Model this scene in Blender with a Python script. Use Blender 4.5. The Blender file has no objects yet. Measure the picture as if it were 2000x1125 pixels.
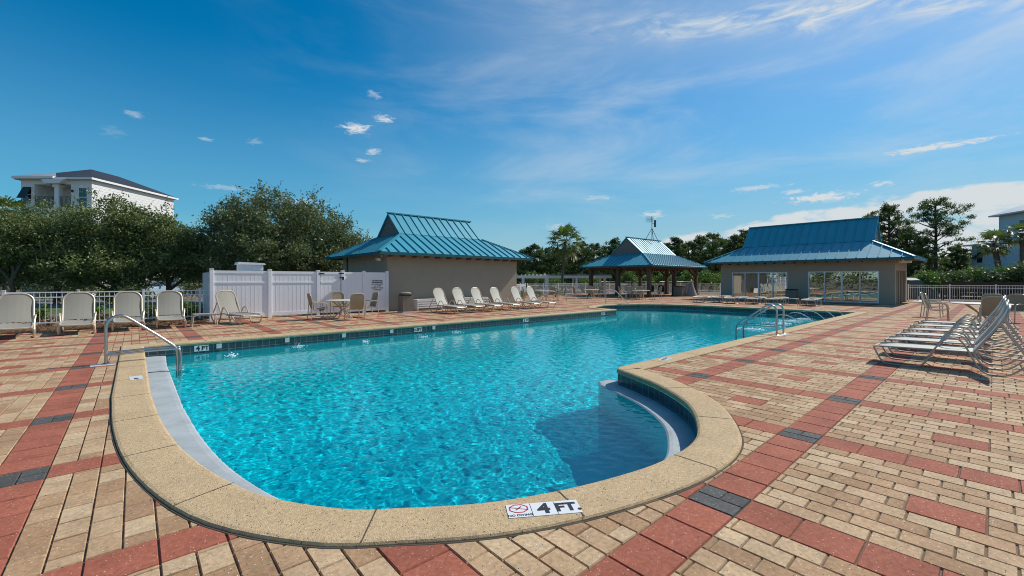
import bpy, math, random
import numpy as np
from mathutils import Vector, Matrix, noise, geometry
rnd = random.Random(7)
S = bpy.context.scene
COL = S.collection
PI = math.pi
R = math.radians

# ------------------------------------------------------------------ camera
cam = bpy.data.cameras.new('camera'); camo = bpy.data.objects.new('camera', cam); COL.objects.link(camo)
cam.sensor_width = 36; cam.lens = 15.012; cam.shift_y = -0.00775; cam.clip_start = 0.05; cam.clip_end = 6000
camo.location = (0, 0, 1.5); camo.rotation_euler = (PI/2, 0, -R(41.5)); S.camera = camo
CA, SA = math.cos(R(48.5)), math.sin(R(48.5))
def fl(d, l):                       # ground point d metres ahead of the camera, l metres to its right
    return (d*CA + l*SA, d*SA - l*CA)

# ------------------------------------------------------------------ light
SUN_EL = 43.0; SUN_AZ = 101.0      # azimuth clockwise from +Y
w = bpy.data.worlds.new('World'); S.world = w; w.use_nodes = True
nt = w.node_tree; N = nt.nodes; LK = nt.links
bg = N['Background']; bg.inputs[1].default_value = 0.1
sky = N.new('ShaderNodeTexSky'); sky.sky_type = 'NISHITA'; sky.sun_disc = False
sky.sun_elevation = R(SUN_EL); sky.sun_rotation = R(SUN_AZ); sky.dust_density = 0.4; sky.ozone_density = 3.0; sky.air_density = 1.0
hsv = N.new('ShaderNodeHueSaturation'); hsv.inputs['Hue'].default_value = 0.490
hsv.inputs['Saturation'].default_value = 2.0; hsv.inputs['Value'].default_value = 1.20
LK.new(sky.outputs[0], hsv.inputs['Color'])
tc = N.new('ShaderNodeTexCoord'); sep = N.new('ShaderNodeSeparateXYZ'); LK.new(tc.outputs['Generated'], sep.inputs[0])
def M(op, a, b=None, c=None, clamp=False):
    n = N.new('ShaderNodeMath'); n.operation = op; n.use_clamp = clamp
    for i, v in enumerate((a, b, c)):
        if v is None: continue
        if isinstance(v, (int, float)): n.inputs[i].default_value = v
        else: LK.new(v, n.inputs[i])
    return n.outputs[0]
x, y, z = sep.outputs
vf = M('ADD', M('MULTIPLY', x, CA), M('MULTIPLY', y, SA)); vr = M('SUBTRACT', M('MULTIPLY', x, SA), M('MULTIPLY', y, CA))
az = M('MULTIPLY', M('ARCTAN2', vr, vf), 180/PI)               # degrees clockwise from the pool's diagonal
el = M('MULTIPLY', M('ARCSINE', z), 180/PI)
def nvec(sx, sy, off=0.0):
    c = N.new('ShaderNodeCombineXYZ')
    LK.new(M('MULTIPLY', az, sx), c.inputs[0]); LK.new(M('MULTIPLY', el, sy), c.inputs[1]); c.inputs[2].default_value = off
    return c.outputs[0]
def fbm(v, scale, detail=6, rough=.55, dist=0.0):
    n = N.new('ShaderNodeTexNoise'); n.inputs['Scale'].default_value = scale; n.inputs['Detail'].default_value = detail
    n.inputs['Roughness'].default_value = rough; n.inputs['Distortion'].default_value = dist
    LK.new(v, n.inputs['Vector']); return n.outputs[0]
def sstep(v, a, b):
    n = N.new('ShaderNodeMapRange'); n.interpolation_type = 'SMOOTHSTEP'
    LK.new(v, n.inputs[0]); n.inputs[1].default_value = a; n.inputs[2].default_value = b; n.inputs[3].default_value = 0; n.inputs[4].default_value = 1
    return n.outputs[0]
# streak of cirrus high on the right, fading to the left
wob = fbm(nvec(.08, .1, 3), 1.0, 2)
curve = M('SUBTRACT', M('ADD', 28.6, M('MULTIPLY', wob, 3.0)), M('MULTIPLY', M('MULTIPLY', az, az), .0027))
dcur = M('SUBTRACT', el, curve)
gau = M('POWER', 2.718, M('MULTIPLY', M('MULTIPLY', dcur, dcur), -0.55))
rot = N.new('ShaderNodeVectorRotate'); rot.inputs['Angle'].default_value = R(-14); rot.rotation_type = 'Z_AXIS'; LK.new(nvec(.18, .75, 5), rot.inputs['Vector'])
cir = sstep(fbm(rot.outputs[0], 1.0, 9, .62, .8), .36, .72)
c1 = M('MULTIPLY', M('MULTIPLY', gau, cir), M('MULTIPLY', sstep(az, 2, 26), 0.72))
# thin veils all over the right half
veil = sstep(fbm(nvec(.045, .16, 9), 1.0, 7, .6, .5), .40, .78)
c2 = M('MULTIPLY', M('MULTIPLY', veil, sstep(az, -42, 16)), M('MULTIPLY', sstep(el, 3, 14), 0.34))
gau2 = M('POWER', 2.718, M('MULTIPLY', M('MULTIPLY', dcur, dcur), -0.030))
c2 = M('ADD', c2, M('MULTIPLY', sstep(az, -30, 45), .16))
c2 = M('ADD', c2, M('MULTIPLY', M('MULTIPLY', gau2, sstep(az, -22, 14)), .20))
# cumulus bank low on the right and scraps along the horizon
pu = fbm(nvec(.16, .42, 2), 1.0, 9, .58, .2)
top = M('ADD', 5.4, M('MULTIPLY', sstep(az, 8, 42), 4.3))
cov = M('MULTIPLY', sstep(M('SUBTRACT', top, el), -.6, 2.6), sstep(az, -22, 22))
c3 = M('MULTIPLY', sstep(M('ADD', M('MULTIPLY', pu, .85), M('MULTIPLY', cov, .42)), .70, .84), .92)
c3 = M('MULTIPLY', c3, sstep(az, -20, -2))
# single small clouds
fine = fbm(nvec(.75, 2.2, 4), 1.0, 9, .68, .9)
c4 = None
for (ca, ce, wa, we, s) in ((-19.9, 18.4, 1.9, .8, 1.0), (-16.8, 19.9, 1.6, .55, .85), (-18, 16.0, 1.1, .5, .7), (-18, 22.5, 1.2, .5, .45),
                            (-41.4, 16.2, 1.0, .4, .38), (-35.6, 15.0, .7, .25, .42), (-31, 15.5, 1.0, .4, .22), (-19.2, 14.8, 1.0, .35, .55), (-43, 14.2, 1.2, .7, .12),
                            (35.9, 8.9, 3.6, .62, 1.0), (44.8, 12.5, 4.6, .40, .85), (33.5, 9.8, 1.3, .35, .6), (30.0, 10.6, 3.5, .35, .5), (40.9, 9.7, 1.2, .35, .7), (26, 7.6, 1.6, .4, .6),
                            (18.3, 8.3, 1.6, .5, .7), (6, 7.0, 1.8, .5, .6), (11.5, 10.7, 2.4, .35, .4), (-8.5, 7.0, 2.6, .6, .5), (-26.5, 9.3, 3.4, .5, .5), (-34, 10.2, 2.6, .35, .35)):
    da = M('DIVIDE', M('SUBTRACT', az, ca), wa); de = M('DIVIDE', M('SUBTRACT', el, ce), we)
    g = M('POWER', 2.718, M('MULTIPLY', M('ADD', M('MULTIPLY', da, da), M('MULTIPLY', de, de)), -1.0))
    g = M('MULTIPLY', sstep(g, .03, .25), M('MULTIPLY', sstep(M('ADD', M('MULTIPLY', g, .42), M('MULTIPLY', fine, 1.25)), .78, 1.12), s))
    c4 = g if c4 is None else M('MAXIMUM', c4, g)
cl = M('ADD', M('MAXIMUM', M('MAXIMUM', c1, c3), c4), c2, clamp=True)
hz = M('MULTIPLY', M('SUBTRACT', 1.0, sstep(el, -2, 27)), M('ADD', .62, M('MULTIPLY', sstep(az, -45, 20), .30)))
mixh = N.new('ShaderNodeMixRGB'); LK.new(hz, mixh.inputs[0]); LK.new(hsv.outputs[0], mixh.inputs[1]); mixh.inputs[2].default_value = (2.5, 4.7, 5.9, 1)
mixc = N.new('ShaderNodeMixRGB'); LK.new(cl, mixc.inputs[0]); LK.new(mixh.outputs[0], mixc.inputs[1]); mixc.inputs[2].default_value = (6.7, 7.2, 7.5, 1)
LK.new(mixc.outputs[0], bg.inputs[0])

sl = bpy.data.lights.new('sun', 'SUN'); sl.energy = 4.2; sl.angle = R(.5); sl.color = (1, .945, .86)
sl.cycles.is_caustics_light = True
so = bpy.data.objects.new('sun', sl); COL.objects.link(so)
sd = Vector((math.sin(R(SUN_AZ))*math.cos(R(SUN_EL)), math.cos(R(SUN_AZ))*math.cos(R(SUN_EL)), math.sin(R(SUN_EL))))
so.rotation_euler = sd.to_track_quat('Z', 'Y').to_euler(); so.location = (20, -10, 40)
S.view_settings.view_transform = 'Standard'; S.view_settings.look = 'None'; S.view_settings.exposure = 0.0; S.view_settings.gamma = 1
S.cycles.max_bounces = 8; S.cycles.transparent_max_bounces = 16; S.cycles.caustics_reflective = False; S.cycles.caustics_refractive = True
S.cycles.sample_clamp_indirect = 4.0; S.cycles.filter_width = 1.0

# ------------------------------------------------------------------ materials
def mat(name, col, rough=.6, metal=0.0, spec=.5, var=0.0, vscale=8.0, bump=0.0, bscale=60.0, island=0.0, trans=0.0, streak=None):
    m = bpy.data.materials.new(name); m.use_nodes = True; t = m.node_tree; n = t.nodes; b = n['Principled BSDF']
    b.inputs['Base Color'].default_value = (*col, 1); b.inputs['Roughness'].default_value = rough
    b.inputs['Metallic'].default_value = metal; b.inputs['Specular IOR Level'].default_value = spec
    tcn = n.new('ShaderNodeTexCoord')
    vec = tcn.outputs['Object']
    src = None
    if var:
        no = n.new('ShaderNodeTexNoise'); no.inputs['Scale'].default_value = vscale; no.inputs['Detail'].default_value = 6; no.inputs['Roughness'].default_value = .65
        if streak:
            mp = n.new('ShaderNodeMapping'); mp.inputs['Scale'].default_value = streak; t.links.new(vec, mp.inputs[0]); t.links.new(mp.outputs[0], no.inputs['Vector'])
        else: t.links.new(vec, no.inputs['Vector'])
        mr = n.new('ShaderNodeMapRange'); mr.inputs[1].default_value = .25; mr.inputs[2].default_value = .75
        mr.inputs[3].default_value = 1-var; mr.inputs[4].default_value = 1+var; t.links.new(no.outputs[0], mr.inputs[0]); src = mr.outputs[0]
    if island:
        g = n.new('ShaderNodeNewGeometry'); mr = n.new('ShaderNodeMapRange'); mr.inputs[3].default_value = 1-island; mr.inputs[4].default_value = 1+island
        t.links.new(g.outputs['Random Per Island'], mr.inputs[0])
        if src is None: src = mr.outputs[0]
        else:
            mm = n.new('ShaderNodeMath'); mm.operation = 'MULTIPLY'; t.links.new(src, mm.inputs[0]); t.links.new(mr.outputs[0], mm.inputs[1]); src = mm.outputs[0]
    if src is not None:
        v = n.new('ShaderNodeVectorMath'); v.operation = 'SCALE'; v.inputs[0].default_value = col; t.links.new(src, v.inputs['Scale']); t.links.new(v.outputs[0], b.inputs['Base Color'])
    if bump:
        no = n.new('ShaderNodeTexNoise'); no.inputs['Scale'].default_value = bscale; no.inputs['Detail'].default_value = 4; t.links.new(vec, no.inputs['Vector'])
        bp = n.new('ShaderNodeBump'); bp.inputs['Strength'].default_value = bump; bp.inputs['Distance'].default_value = .01; t.links.new(no.outputs[0], bp.inputs['Height']); t.links.new(bp.outputs[0], b.inputs['Normal'])
    if trans:
        tr = n.new('ShaderNodeBsdfTranslucent'); tr.inputs[0].default_value = (col[0]*1.5, col[1]*1.6, col[2]*.8, 1)
        mx = n.new('ShaderNodeMixShader'); mx.inputs[0].default_value = trans
        t.links.new(b.outputs[0], mx.inputs[1]); t.links.new(tr.outputs[0], mx.inputs[2]); t.links.new(mx.outputs[0], n['Material Output'].inputs[0])
    return m

def speckled(name, col, speck, amt=.62, sc=260., isl=.16, rough=.85, bump=.35, blotch=.14, cols=None):
    """concrete paver / textured concrete: per-stone tone, dirt blotches, fine light and dark specks"""
    m = bpy.data.materials.new(name); m.use_nodes = True; t = m.node_tree; n = t.nodes; b = n['Principled BSDF']; b.inputs['Roughness'].default_value = rough
    b.inputs['Specular IOR Level'].default_value = .25
    tcn = n.new('ShaderNodeTexCoord'); vec = tcn.outputs['Object']
    g = n.new('ShaderNodeNewGeometry')
    rp = n.new('ShaderNodeValToRGB'); rp.color_ramp.interpolation = 'LINEAR'
    cc = cols or [tuple(c*(1-isl) for c in col), tuple(c*(1+isl) for c in col)]
    while len(rp.color_ramp.elements) < len(cc): rp.color_ramp.elements.new(.5)
    for i, c in enumerate(cc):
        rp.color_ramp.elements[i].position = i/(len(cc)-1); rp.color_ramp.elements[i].color = (*c, 1)
    t.links.new(g.outputs['Random Per Island'], rp.inputs[0])
    n1 = n.new('ShaderNodeTexNoise'); n1.inputs['Scale'].default_value = 3.1; n1.inputs['Detail'].default_value = 8; n1.inputs['Roughness'].default_value = .7; t.links.new(vec, n1.inputs['Vector'])
    mr = n.new('ShaderNodeMapRange'); mr.inputs[1].default_value = .3; mr.inputs[2].default_value = .7; mr.inputs[3].default_value = 1-blotch; mr.inputs[4].default_value = 1+blotch; t.links.new(n1.outputs[0], mr.inputs[0])
    n1b = n.new('ShaderNodeTexNoise'); n1b.inputs['Scale'].default_value = 38.; n1b.inputs['Detail'].default_value = 3; t.links.new(vec, n1b.inputs['Vector'])
    mrb = n.new('ShaderNodeMapRange'); mrb.inputs[1].default_value = .3; mrb.inputs[2].default_value = .7; mrb.inputs[3].default_value = .82; mrb.inputs[4].default_value = 1.18; t.links.new(n1b.outputs[0], mrb.inputs[0])
    mm = n.new('ShaderNodeMath'); mm.operation = 'MULTIPLY'; t.links.new(mr.outputs[0], mm.inputs[0]); t.links.new(mrb.outputs[0], mm.inputs[1])
    v = n.new('ShaderNodeVectorMath'); v.operation = 'SCALE'; t.links.new(rp.outputs[0], v.inputs[0]); t.links.new(mm.outputs[0], v.inputs['Scale'])
    vo = n.new('ShaderNodeTexVoronoi'); vo.inputs['Scale'].default_value = sc*.42; t.links.new(vec, vo.inputs['Vector'])
    lt = n.new('ShaderNodeMath'); lt.operation = 'LESS_THAN'; lt.inputs[1].default_value = .23; t.links.new(vo.outputs['Distance'], lt.inputs[0])
    sp = n.new('ShaderNodeSeparateColor'); t.links.new(vo.outputs['Color'], sp.inputs[0])
    gt = n.new('ShaderNodeMath'); gt.operation = 'GREATER_THAN'; gt.inputs[1].default_value = amt; t.links.new(sp.outputs[0], gt.inputs[0])
    ml = n.new('ShaderNodeMath'); ml.operation = 'MULTIPLY'; t.links.new(lt.outputs[0], ml.inputs[0]); t.links.new(gt.outputs[0], ml.inputs[1])
    dk = n.new('ShaderNodeMath'); dk.operation = 'LESS_THAN'; dk.inputs[1].default_value = .42; t.links.new(sp.outputs[1], dk.inputs[0])
    mk = n.new('ShaderNodeMixRGB'); mk.inputs[1].default_value = (*speck, 1); mk.inputs[2].default_value = (.06, .045, .04, 1); t.links.new(dk.outputs[0], mk.inputs[0])
    mx = n.new('ShaderNodeMixRGB'); t.links.new(ml.outputs[0], mx.inputs[0]); t.links.new(v.outputs[0], mx.inputs[1]); t.links.new(mk.outputs[0], mx.inputs[2])
    t.links.new(mx.outputs[0], b.inputs['Base Color'])
    n2 = n.new('ShaderNodeTexNoise'); n2.inputs['Scale'].default_value = sc; n2.inputs['Detail'].default_value = 3; t.links.new(vec, n2.inputs['Vector'])
    bp = n.new('ShaderNodeBump'); bp.inputs['Strength'].default_value = bump; bp.inputs['Distance'].default_value = .006; t.links.new(n2.outputs[0], bp.inputs['Height']); t.links.new(bp.outputs[0], b.inputs['Normal'])
    return m

def leaf(name, col, col2, spec=.5, rough=.42, trans=.18):
    m = mat(name, col, rough, 0, spec, trans=trans)
    t = m.node_tree; n = t.nodes; b = n['Principled BSDF']
    g = n.new('ShaderNodeNewGeometry'); rp = n.new('ShaderNodeValToRGB')
    rp.color_ramp.elements[0].color = (*col, 1); rp.color_ramp.elements[1].color = (*col2, 1)
    t.links.new(g.outputs['Random Per Island'], rp.inputs[0]); t.links.new(rp.outputs[0], b.inputs['Base Color'])
    return m

MT = dict(
 tan=speckled('tan_paver', (.42, .27, .14), (.78, .70, .58), sc=170., amt=.70, blotch=.2, cols=[(.385, .228, .122), (.455, .283, .156), (.52, .348, .20), (.56, .405, .24)]),
 red=speckled('red_paver', (.37, .118, .07), (.75, .55, .46), isl=.11, sc=170., amt=.70, blotch=.2),
 grey=speckled('charcoal_paver', (.10, .098, .09), (.5, .49, .46), isl=.18, sc=170., amt=.70, blotch=.2),
 joint=mat('joint_sand', (.17, .125, .085), .95, var=.3, vscale=30),
 coping=speckled('coping_concrete', (.56, .40, .225), (.72, .58, .40), amt=.55, sc=130., isl=.03, bump=.9, blotch=.09),
 copedark=mat('coping_joint', (.09, .07, .05), .95),
 plaster=mat('pool_plaster', (.07, .87, .87), .8, var=.05, vscale=2),
 ledge=mat('ledge_plaster', (.40, .435, .44), .75, var=.2, vscale=3, bump=.15),
 tile=None,
 stucco=mat('taupe_stucco', (.36, .315, .245), .9, spec=.2, var=.05, vscale=1.5, bump=.5, bscale=90),
 chrome=mat('stainless_steel', (.50, .50, .49), .30, 1.0, var=.05, vscale=9),
 teal=mat('teal_metal_roof', (.035, .31, .40), .52, .06, .5, var=.10, vscale=1.3, streak=(1, .3, 1)),
 tealdark=mat('teal_trim', (.012, .10, .12), .4, .2),
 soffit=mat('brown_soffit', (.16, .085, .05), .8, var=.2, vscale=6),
 timber=mat('weathered_timber', (.105, .07, .045), .85, var=.3, vscale=4, streak=(6, 6, .6), bump=.3, bscale=30),
 vent=mat('grey_louver', (.19, .18, .165), .8),
 vinyl=mat('white_vinyl', (.80, .80, .82), .38, var=.03, vscale=1),
 picket=mat('white_powdercoat', (.86, .86, .86), .4),
 frame=mat('champagne_frame', (.56, .47, .35), .38, .15),
 frame2=mat('silver_frame', (.50, .45, .37), .45, .15),
 sling=mat('beige_sling', (.31, .29, .24), .75, var=.10, vscale=3, streak=(.2, 6, .2), bump=.2, bscale=350),
 sling2=mat('white_sling', (.55, .51, .42), .6, var=.06, vscale=3, bump=.2, bscale=350),
 slingbrown=mat('tan_sling', (.36, .28, .175), .75, var=.07, vscale=4, bump=.2, bscale=350),
 darkwood=mat('dark_wicker', (.035, .025, .02), .7, var=.3, vscale=20),
 tabletop=mat('cream_tabletop', (.66, .61, .50), .45, var=.05, vscale=4),
 plate=mat('grout_plate', (.60, .59, .56), .7, var=.1, vscale=20),
 white=mat('white_paint', (.80, .80, .79), .5, var=.03, vscale=2),
 ink=mat('black_ink', (.02, .022, .025), .6),
 redink=mat('red_ink', (.55, .03, .035), .5),
 tileface=mat('white_tile', (.78, .78, .77), .3, var=.05, vscale=14),
 black=mat('black_metal', (.015, .015, .017), .45),
 grille=mat('dark_plastic', (.03, .03, .032), .5),
 bin=mat('taupe_bin', (.29, .245, .185), .6, var=.1, vscale=6),
 lawn=mat('lawn_soil', (.085, .13, .03), .95, var=.5, vscale=.9, bump=.5, bscale=20),
 ground=mat('sandy_ground', (.17, .13, .085), .95, var=.45, vscale=.7, bump=.5, bscale=12),
 road=mat('asphalt', (.20, .20, .21), .9, var=.12, vscale=1.5, bump=.2, bscale=40),
 walk=mat('concrete_walk', (.45, .43, .40), .9, var=.1, vscale=2),
 mulch=mat('pine_straw', (.25, .135, .06), .95, island=.6),
 bark=mat('oak_bark', (.13, .11, .085), .95, var=.35, vscale=5, bump=.6, bscale=14),
 pinebark=mat('pine_bark', (.075, .055, .045), .95, var=.35, vscale=3, bump=.6, bscale=8),
 palmbark=mat('palm_bark', (.12, .10, .08), .95, var=.4, vscale=3, streak=(1, 1, 5), bump=.8, bscale=9),
 oak=leaf('oak_leaf', (.075, .105, .032), (.40, .44, .19), .55, .42, .45),
 oak2=leaf('dark_oak_leaf', (.065, .085, .032), (.36, .39, .19), .55, .42, .42),
 yellowleaf=leaf('yellowing_leaf', (.10, .11, .02), (.36, .27, .04)),
 pine=leaf('pine_needle', (.055, .085, .028), (.17, .215, .08), .3, .6, .38),
 shrub=leaf('shrub_leaf', (.07, .12, .03), (.28, .36, .09), .4, .45, .42),
 hedge=leaf('hedge_leaf', (.045, .065, .022), (.44, .44, .18), .55, .40, .4),
 palm=leaf('palm_frond', (.07, .11, .03), (.24, .28, .09), .5, .42, .38),
 palmdry=leaf('dry_frond', (.16, .14, .035), (.34, .29, .09), .4, .5, .2),
 siding=mat('white_siding', (.74, .735, .71), .6, var=.03, vscale=1),
 bluesiding=mat('pale_blue_siding', (.72, .80, .86), .6, var=.04, vscale=.7),
 slate=mat('dark_shingle', (.03, .033, .042), .7, var=.2, vscale=2),
 galv=mat('galvanised_roof', (.40, .41, .42), .45, .3, var=.1, vscale=1),
 awning=mat('dark_green_awning', (.02, .035, .035), .6),
 carpaint=mat('pale_blue_paint', (.42, .55, .66), .22, .2),
 tyre=mat('rubber', (.015, .015, .015), .9),
 tarp=mat('dark_green_cover', (.03, .06, .055), .55, var=.3, vscale=3, bump=.6, bscale=5),
 tarpgrey=mat('silver_cover', (.11, .14, .165), .65, 0, var=.2, vscale=3, bump=.9, bscale=7),
 cartwhite=mat('cream_cart', (.74, .72, .66), .4), cartblue=mat('blue_cart', (.02, .05, .19), .35),
 foam=mat('water_foam', (.85, .90, .92), .25),
 curtain=mat('pale_curtain', (.55, .53, .44), .9),
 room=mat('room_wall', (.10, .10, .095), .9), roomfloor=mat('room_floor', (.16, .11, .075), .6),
 darkfence=mat('dark_board_fence', (.055, .034, .021), .9, var=.4, vscale=3),
 coverg=mat('grey_canvas', (.30, .30, .28), .9, var=.1, vscale=6),
)
tb = MT['teal'].node_tree.nodes['Principled BSDF']; tb.inputs['Coat Weight'].default_value = .35; tb.inputs['Coat Roughness'].default_value = .6
def tile_mat():
    m = mat('waterline_tile', (.02, .05, .06), .22); t = m.node_tree; n = t.nodes; b = n['Principled BSDF']
    u = n.new('ShaderNodeUVMap'); br = n.new('ShaderNodeTexBrick'); br.offset = 0; br.inputs['Scale'].default_value = 1
    br.inputs['Brick Width'].default_value = .152; br.inputs['Row Height'].default_value = .152; br.inputs['Mortar Size'].default_value = .004
    br.inputs['Color1'].default_value = (.018, .045, .055, 1); br.inputs['Color2'].default_value = (.035, .075, .082, 1); br.inputs['Mortar'].default_value = (.22, .25, .24, 1)
    t.links.new(u.outputs[0], br.inputs['Vector']); t.links.new(br.outputs[0], b.inputs['Base Color']); return m
MT['tile'] = tile_mat()
def water_mat():
    m = bpy.data.materials.new('pool_water'); m.use_nodes = True; t = m.node_tree; n = t.nodes; n.clear()
    out = n.new('ShaderNodeOutputMaterial'); r = n.new('ShaderNodeBsdfRefraction'); r.inputs['IOR'].default_value = 1.25; r.inputs['Roughness'].default_value = 0
    r.inputs['Color'].default_value = (.18, .93, 1.0, 1)
    gl = n.new('ShaderNodeBsdfGlossy'); gl.inputs['Roughness'].default_value = .02; fr = n.new('ShaderNodeFresnel'); fr.inputs[0].default_value = 1.33
    tr = n.new('ShaderNodeBsdfTransparent'); tr.inputs[0].default_value = (.18, .93, 1.0, 1)
    m1 = n.new('ShaderNodeMixShader'); m1.inputs[0].default_value = .15; t.links.new(r.outputs[0], m1.inputs[1]); t.links.new(tr.outputs[0], m1.inputs[2])
    mx = n.new('ShaderNodeMixShader'); t.links.new(fr.outputs[0], mx.inputs[0]); t.links.new(m1.outputs[0], mx.inputs[1]); t.links.new(gl.outputs[0], mx.inputs[2]); t.links.new(mx.outputs[0], out.inputs[0])
    return m
MT['water'] = water_mat()
def glass_mat(name, tint, refl):
    m = bpy.data.materials.new(name); m.use_nodes = True; t = m.node_tree; n = t.nodes; n.clear()
    out = n.new('ShaderNodeOutputMaterial'); tr = n.new('ShaderNodeBsdfTransparent'); tr.inputs[0].default_value = (*tint, 1)
    gl = n.new('ShaderNodeBsdfGlossy'); gl.inputs['Roughness'].default_value = .0; gl.inputs[0].default_value = (.9, .95, .95, 1)
    fr = n.new('ShaderNodeFresnel'); fr.inputs[0].default_value = 1.5
    ad = n.new('ShaderNodeMath'); ad.operation = 'ADD'; ad.use_clamp = True; ad.inputs[1].default_value = refl; t.links.new(fr.outputs[0], ad.inputs[0])
    tx = n.new('ShaderNodeTexCoord'); no = n.new('ShaderNodeTexNoise'); no.inputs['Scale'].default_value = 1.2; t.links.new(tx.outputs['Object'], no.inputs['Vector'])
    bp = n.new('ShaderNodeBump'); bp.inputs['Strength'].default_value = .03; bp.inputs['Distance'].default_value = .05; t.links.new(no.outputs[0], bp.inputs['Height']); t.links.new(bp.outputs[0], gl.inputs['Normal'])
    mx = n.new('ShaderNodeMixShader'); t.links.new(ad.outputs[0], mx.inputs[0]); t.links.new(tr.outputs[0], mx.inputs[1]); t.links.new(gl.outputs[0], mx.inputs[2]); t.links.new(mx.outputs[0], out.inputs[0])
    return m
MT['glass'] = glass_mat('door_glass', (.55, .62, .60), .38)
MT['winglass'] = mat('window_glass', (.02, .03, .035), .08, 0, .8)
def stream_mat():
    m = bpy.data.materials.new('water_stream'); m.use_nodes = True; t = m.node_tree; n = t.nodes; b = n['Principled BSDF']
    b.inputs['Base Color'].default_value = (.88, .93, .95, 1); b.inputs['Roughness'].default_value = .1
    tr = n.new('ShaderNodeBsdfTransparent'); mx = n.new('ShaderNodeMixShader'); mx.inputs[0].default_value = .45
    t.links.new(tr.outputs[0], mx.inputs[1]); t.links.new(b.outputs[0], mx.inputs[2]); t.links.new(mx.outputs[0], n['Material Output'].inputs[0]); return m
MT['stream'] = stream_mat()

# ------------------------------------------------------------------ mesh helpers
def link(name, me, parent=None):
    o = bpy.data.objects.new(name, me); COL.objects.link(o)
    if parent is not None: o.parent = parent
    return o
def crom(pts, n=6, closed=False):
    P = [Vector(p) for p in pts]; out = []
    m = len(P); rng = m if closed else m-1
    for i in range(rng):
        p0 = P[(i-1) % m] if (closed or i > 0) else P[0]*2-P[1]
        p1 = P[i]; p2 = P[(i+1) % m]; p3 = P[(i+2) % m] if (closed or i+2 < m) else P[-1]*2-P[-2]
        for k in range(n):
            t = k/n
            out.append(.5*((2*p1)+(p2-p0)*t+(2*p0-5*p1+4*p2-p3)*t*t+(3*p1-p0-3*p2+p3)*t**3))
    if not closed: out.append(P[-1])
    return out
class MB:
    def __init__(s): s.v = []; s.f = []; s.mi = []; s.sm = []; s.cur = 0
    def add(s, vs, fs, smooth=False):
        b = len(s.v); s.v += [tuple(v) for v in vs]
        for f in fs: s.f.append(tuple(b+i for i in f)); s.mi.append(s.cur); s.sm.append(smooth)
    def box(s, x0, x1, y0, y1, z0, z1):
        s.add([(x0,y0,z0),(x1,y0,z0),(x1,y1,z0),(x0,y1,z0),(x0,y0,z1),(x1,y0,z1),(x1,y1,z1),(x0,y1,z1)],
              [(0,3,2,1),(4,5,6,7),(0,1,5,4),(1,2,6,5),(2,3,7,6),(3,0,4,7)]); return s
    def cbox(s, c, d, rz=0, m=None):
        vs = [Vector((sx*d[0]/2, sy*d[1]/2, sz*d[2]/2)) for sz in (-1,1) for sx, sy in ((-1,-1),(1,-1),(1,1),(-1,1))]
        mm = m or Matrix.Rotation(rz, 3, 'Z')
        s.add([mm @ v + Vector(c) for v in vs], [(0,3,2,1),(4,5,6,7),(0,1,5,4),(1,2,6,5),(2,3,7,6),(3,0,4,7)]); return s
    def beam(s, a, b, w, h):
        a, b = Vector(a), Vector(b); d = (b-a); L = d.length; q = d.to_track_quat('X', 'Z').to_matrix()
        s.cbox((a+b)/2, (L, w, h), m=q); return s
    def tube(s, pts, r, n=8, closed=False, cap=True):
        P = [Vector(p) for p in pts]; m = len(P)
        rr = r if isinstance(r, (list, tuple)) else [r]*m
        rings = []; up = None
        for i in range(m):
            if closed: t = (P[(i+1) % m]-P[i-1])
            else: t = (P[min(i+1, m-1)]-P[max(i-1, 0)])
            t.normalize()
            if up is None:
                up = Vector((0,0,1)) if abs(t.z) < .9 else Vector((0,1,0))
            up = (up - t*up.dot(t)); up.normalize(); sd_ = t.cross(up)
            rings.append([P[i]+(up*math.cos(2*PI*k/n)+sd_*math.sin(2*PI*k/n))*rr[i] for k in range(n)])
        vs = [v for rg in rings for v in rg]; fs = []
        for i in range(m if closed else m-1):
            a = i*n; b = ((i+1) % m)*n
            for k in range(n): fs.append((a+k, a+(k+1) % n, b+(k+1) % n, b+k))
        if cap and not closed:
            fs.append(tuple(reversed(range(n)))); fs.append(tuple((m-1)*n+k for k in range(n)))
        s.add(vs, fs, True); return s
    def lathe(s, prof, c=(0,0), n=20):
        vs = [(c[0]+r*math.cos(2*PI*k/n), c[1]+r*math.sin(2*PI*k/n), z_) for r, z_ in prof for k in range(n)]
        fs = [(i*n+k, i*n+(k+1) % n, (i+1)*n+(k+1) % n, (i+1)*n+k) for i in range(len(prof)-1) for k in range(n)]
        fs.append(tuple(reversed(range(n)))); fs.append(tuple((len(prof)-1)*n+k for k in range(n)))
        s.add(vs, fs, True); return s
    def prism(s, poly, axis, a, b):        # poly of 2-D points extruded along 'x','y' or 'z'
        def mk(p, t): return {'x': (t, p[0], p[1]), 'y': (p[0], t, p[1]), 'z': (p[0], p[1], t)}[axis]
        n = len(poly); s.add([mk(p, a) for p in poly]+[mk(p, b) for p in poly],
              [tuple(range(n-1,-1,-1)), tuple(range(n, 2*n))]+[(i, (i+1) % n, n+(i+1) % n, n+i) for i in range(n)]); return s
    def build(s, name, m, parent=None, bevel=0):
        me = bpy.data.meshes.new(name); me.from_pydata(s.v, [], s.f)
        for q in (m if isinstance(m, (list, tuple)) else [m]): me.materials.append(q)
        me.polygons.foreach_set('material_index', s.mi); me.polygons.foreach_set('use_smooth', s.sm)
        if any(s.sm) and not all(s.sm) or True:
            try: me.set_sharp_from_angle(angle=R(40))
            except Exception: pass
        me.update()
        o = link(name, me, parent)
        if bevel:
            b = o.modifiers.new('bevel', 'BEVEL'); b.width = bevel; b.segments = 2; b.limit_method = 'ANGLE'
        return o
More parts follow.
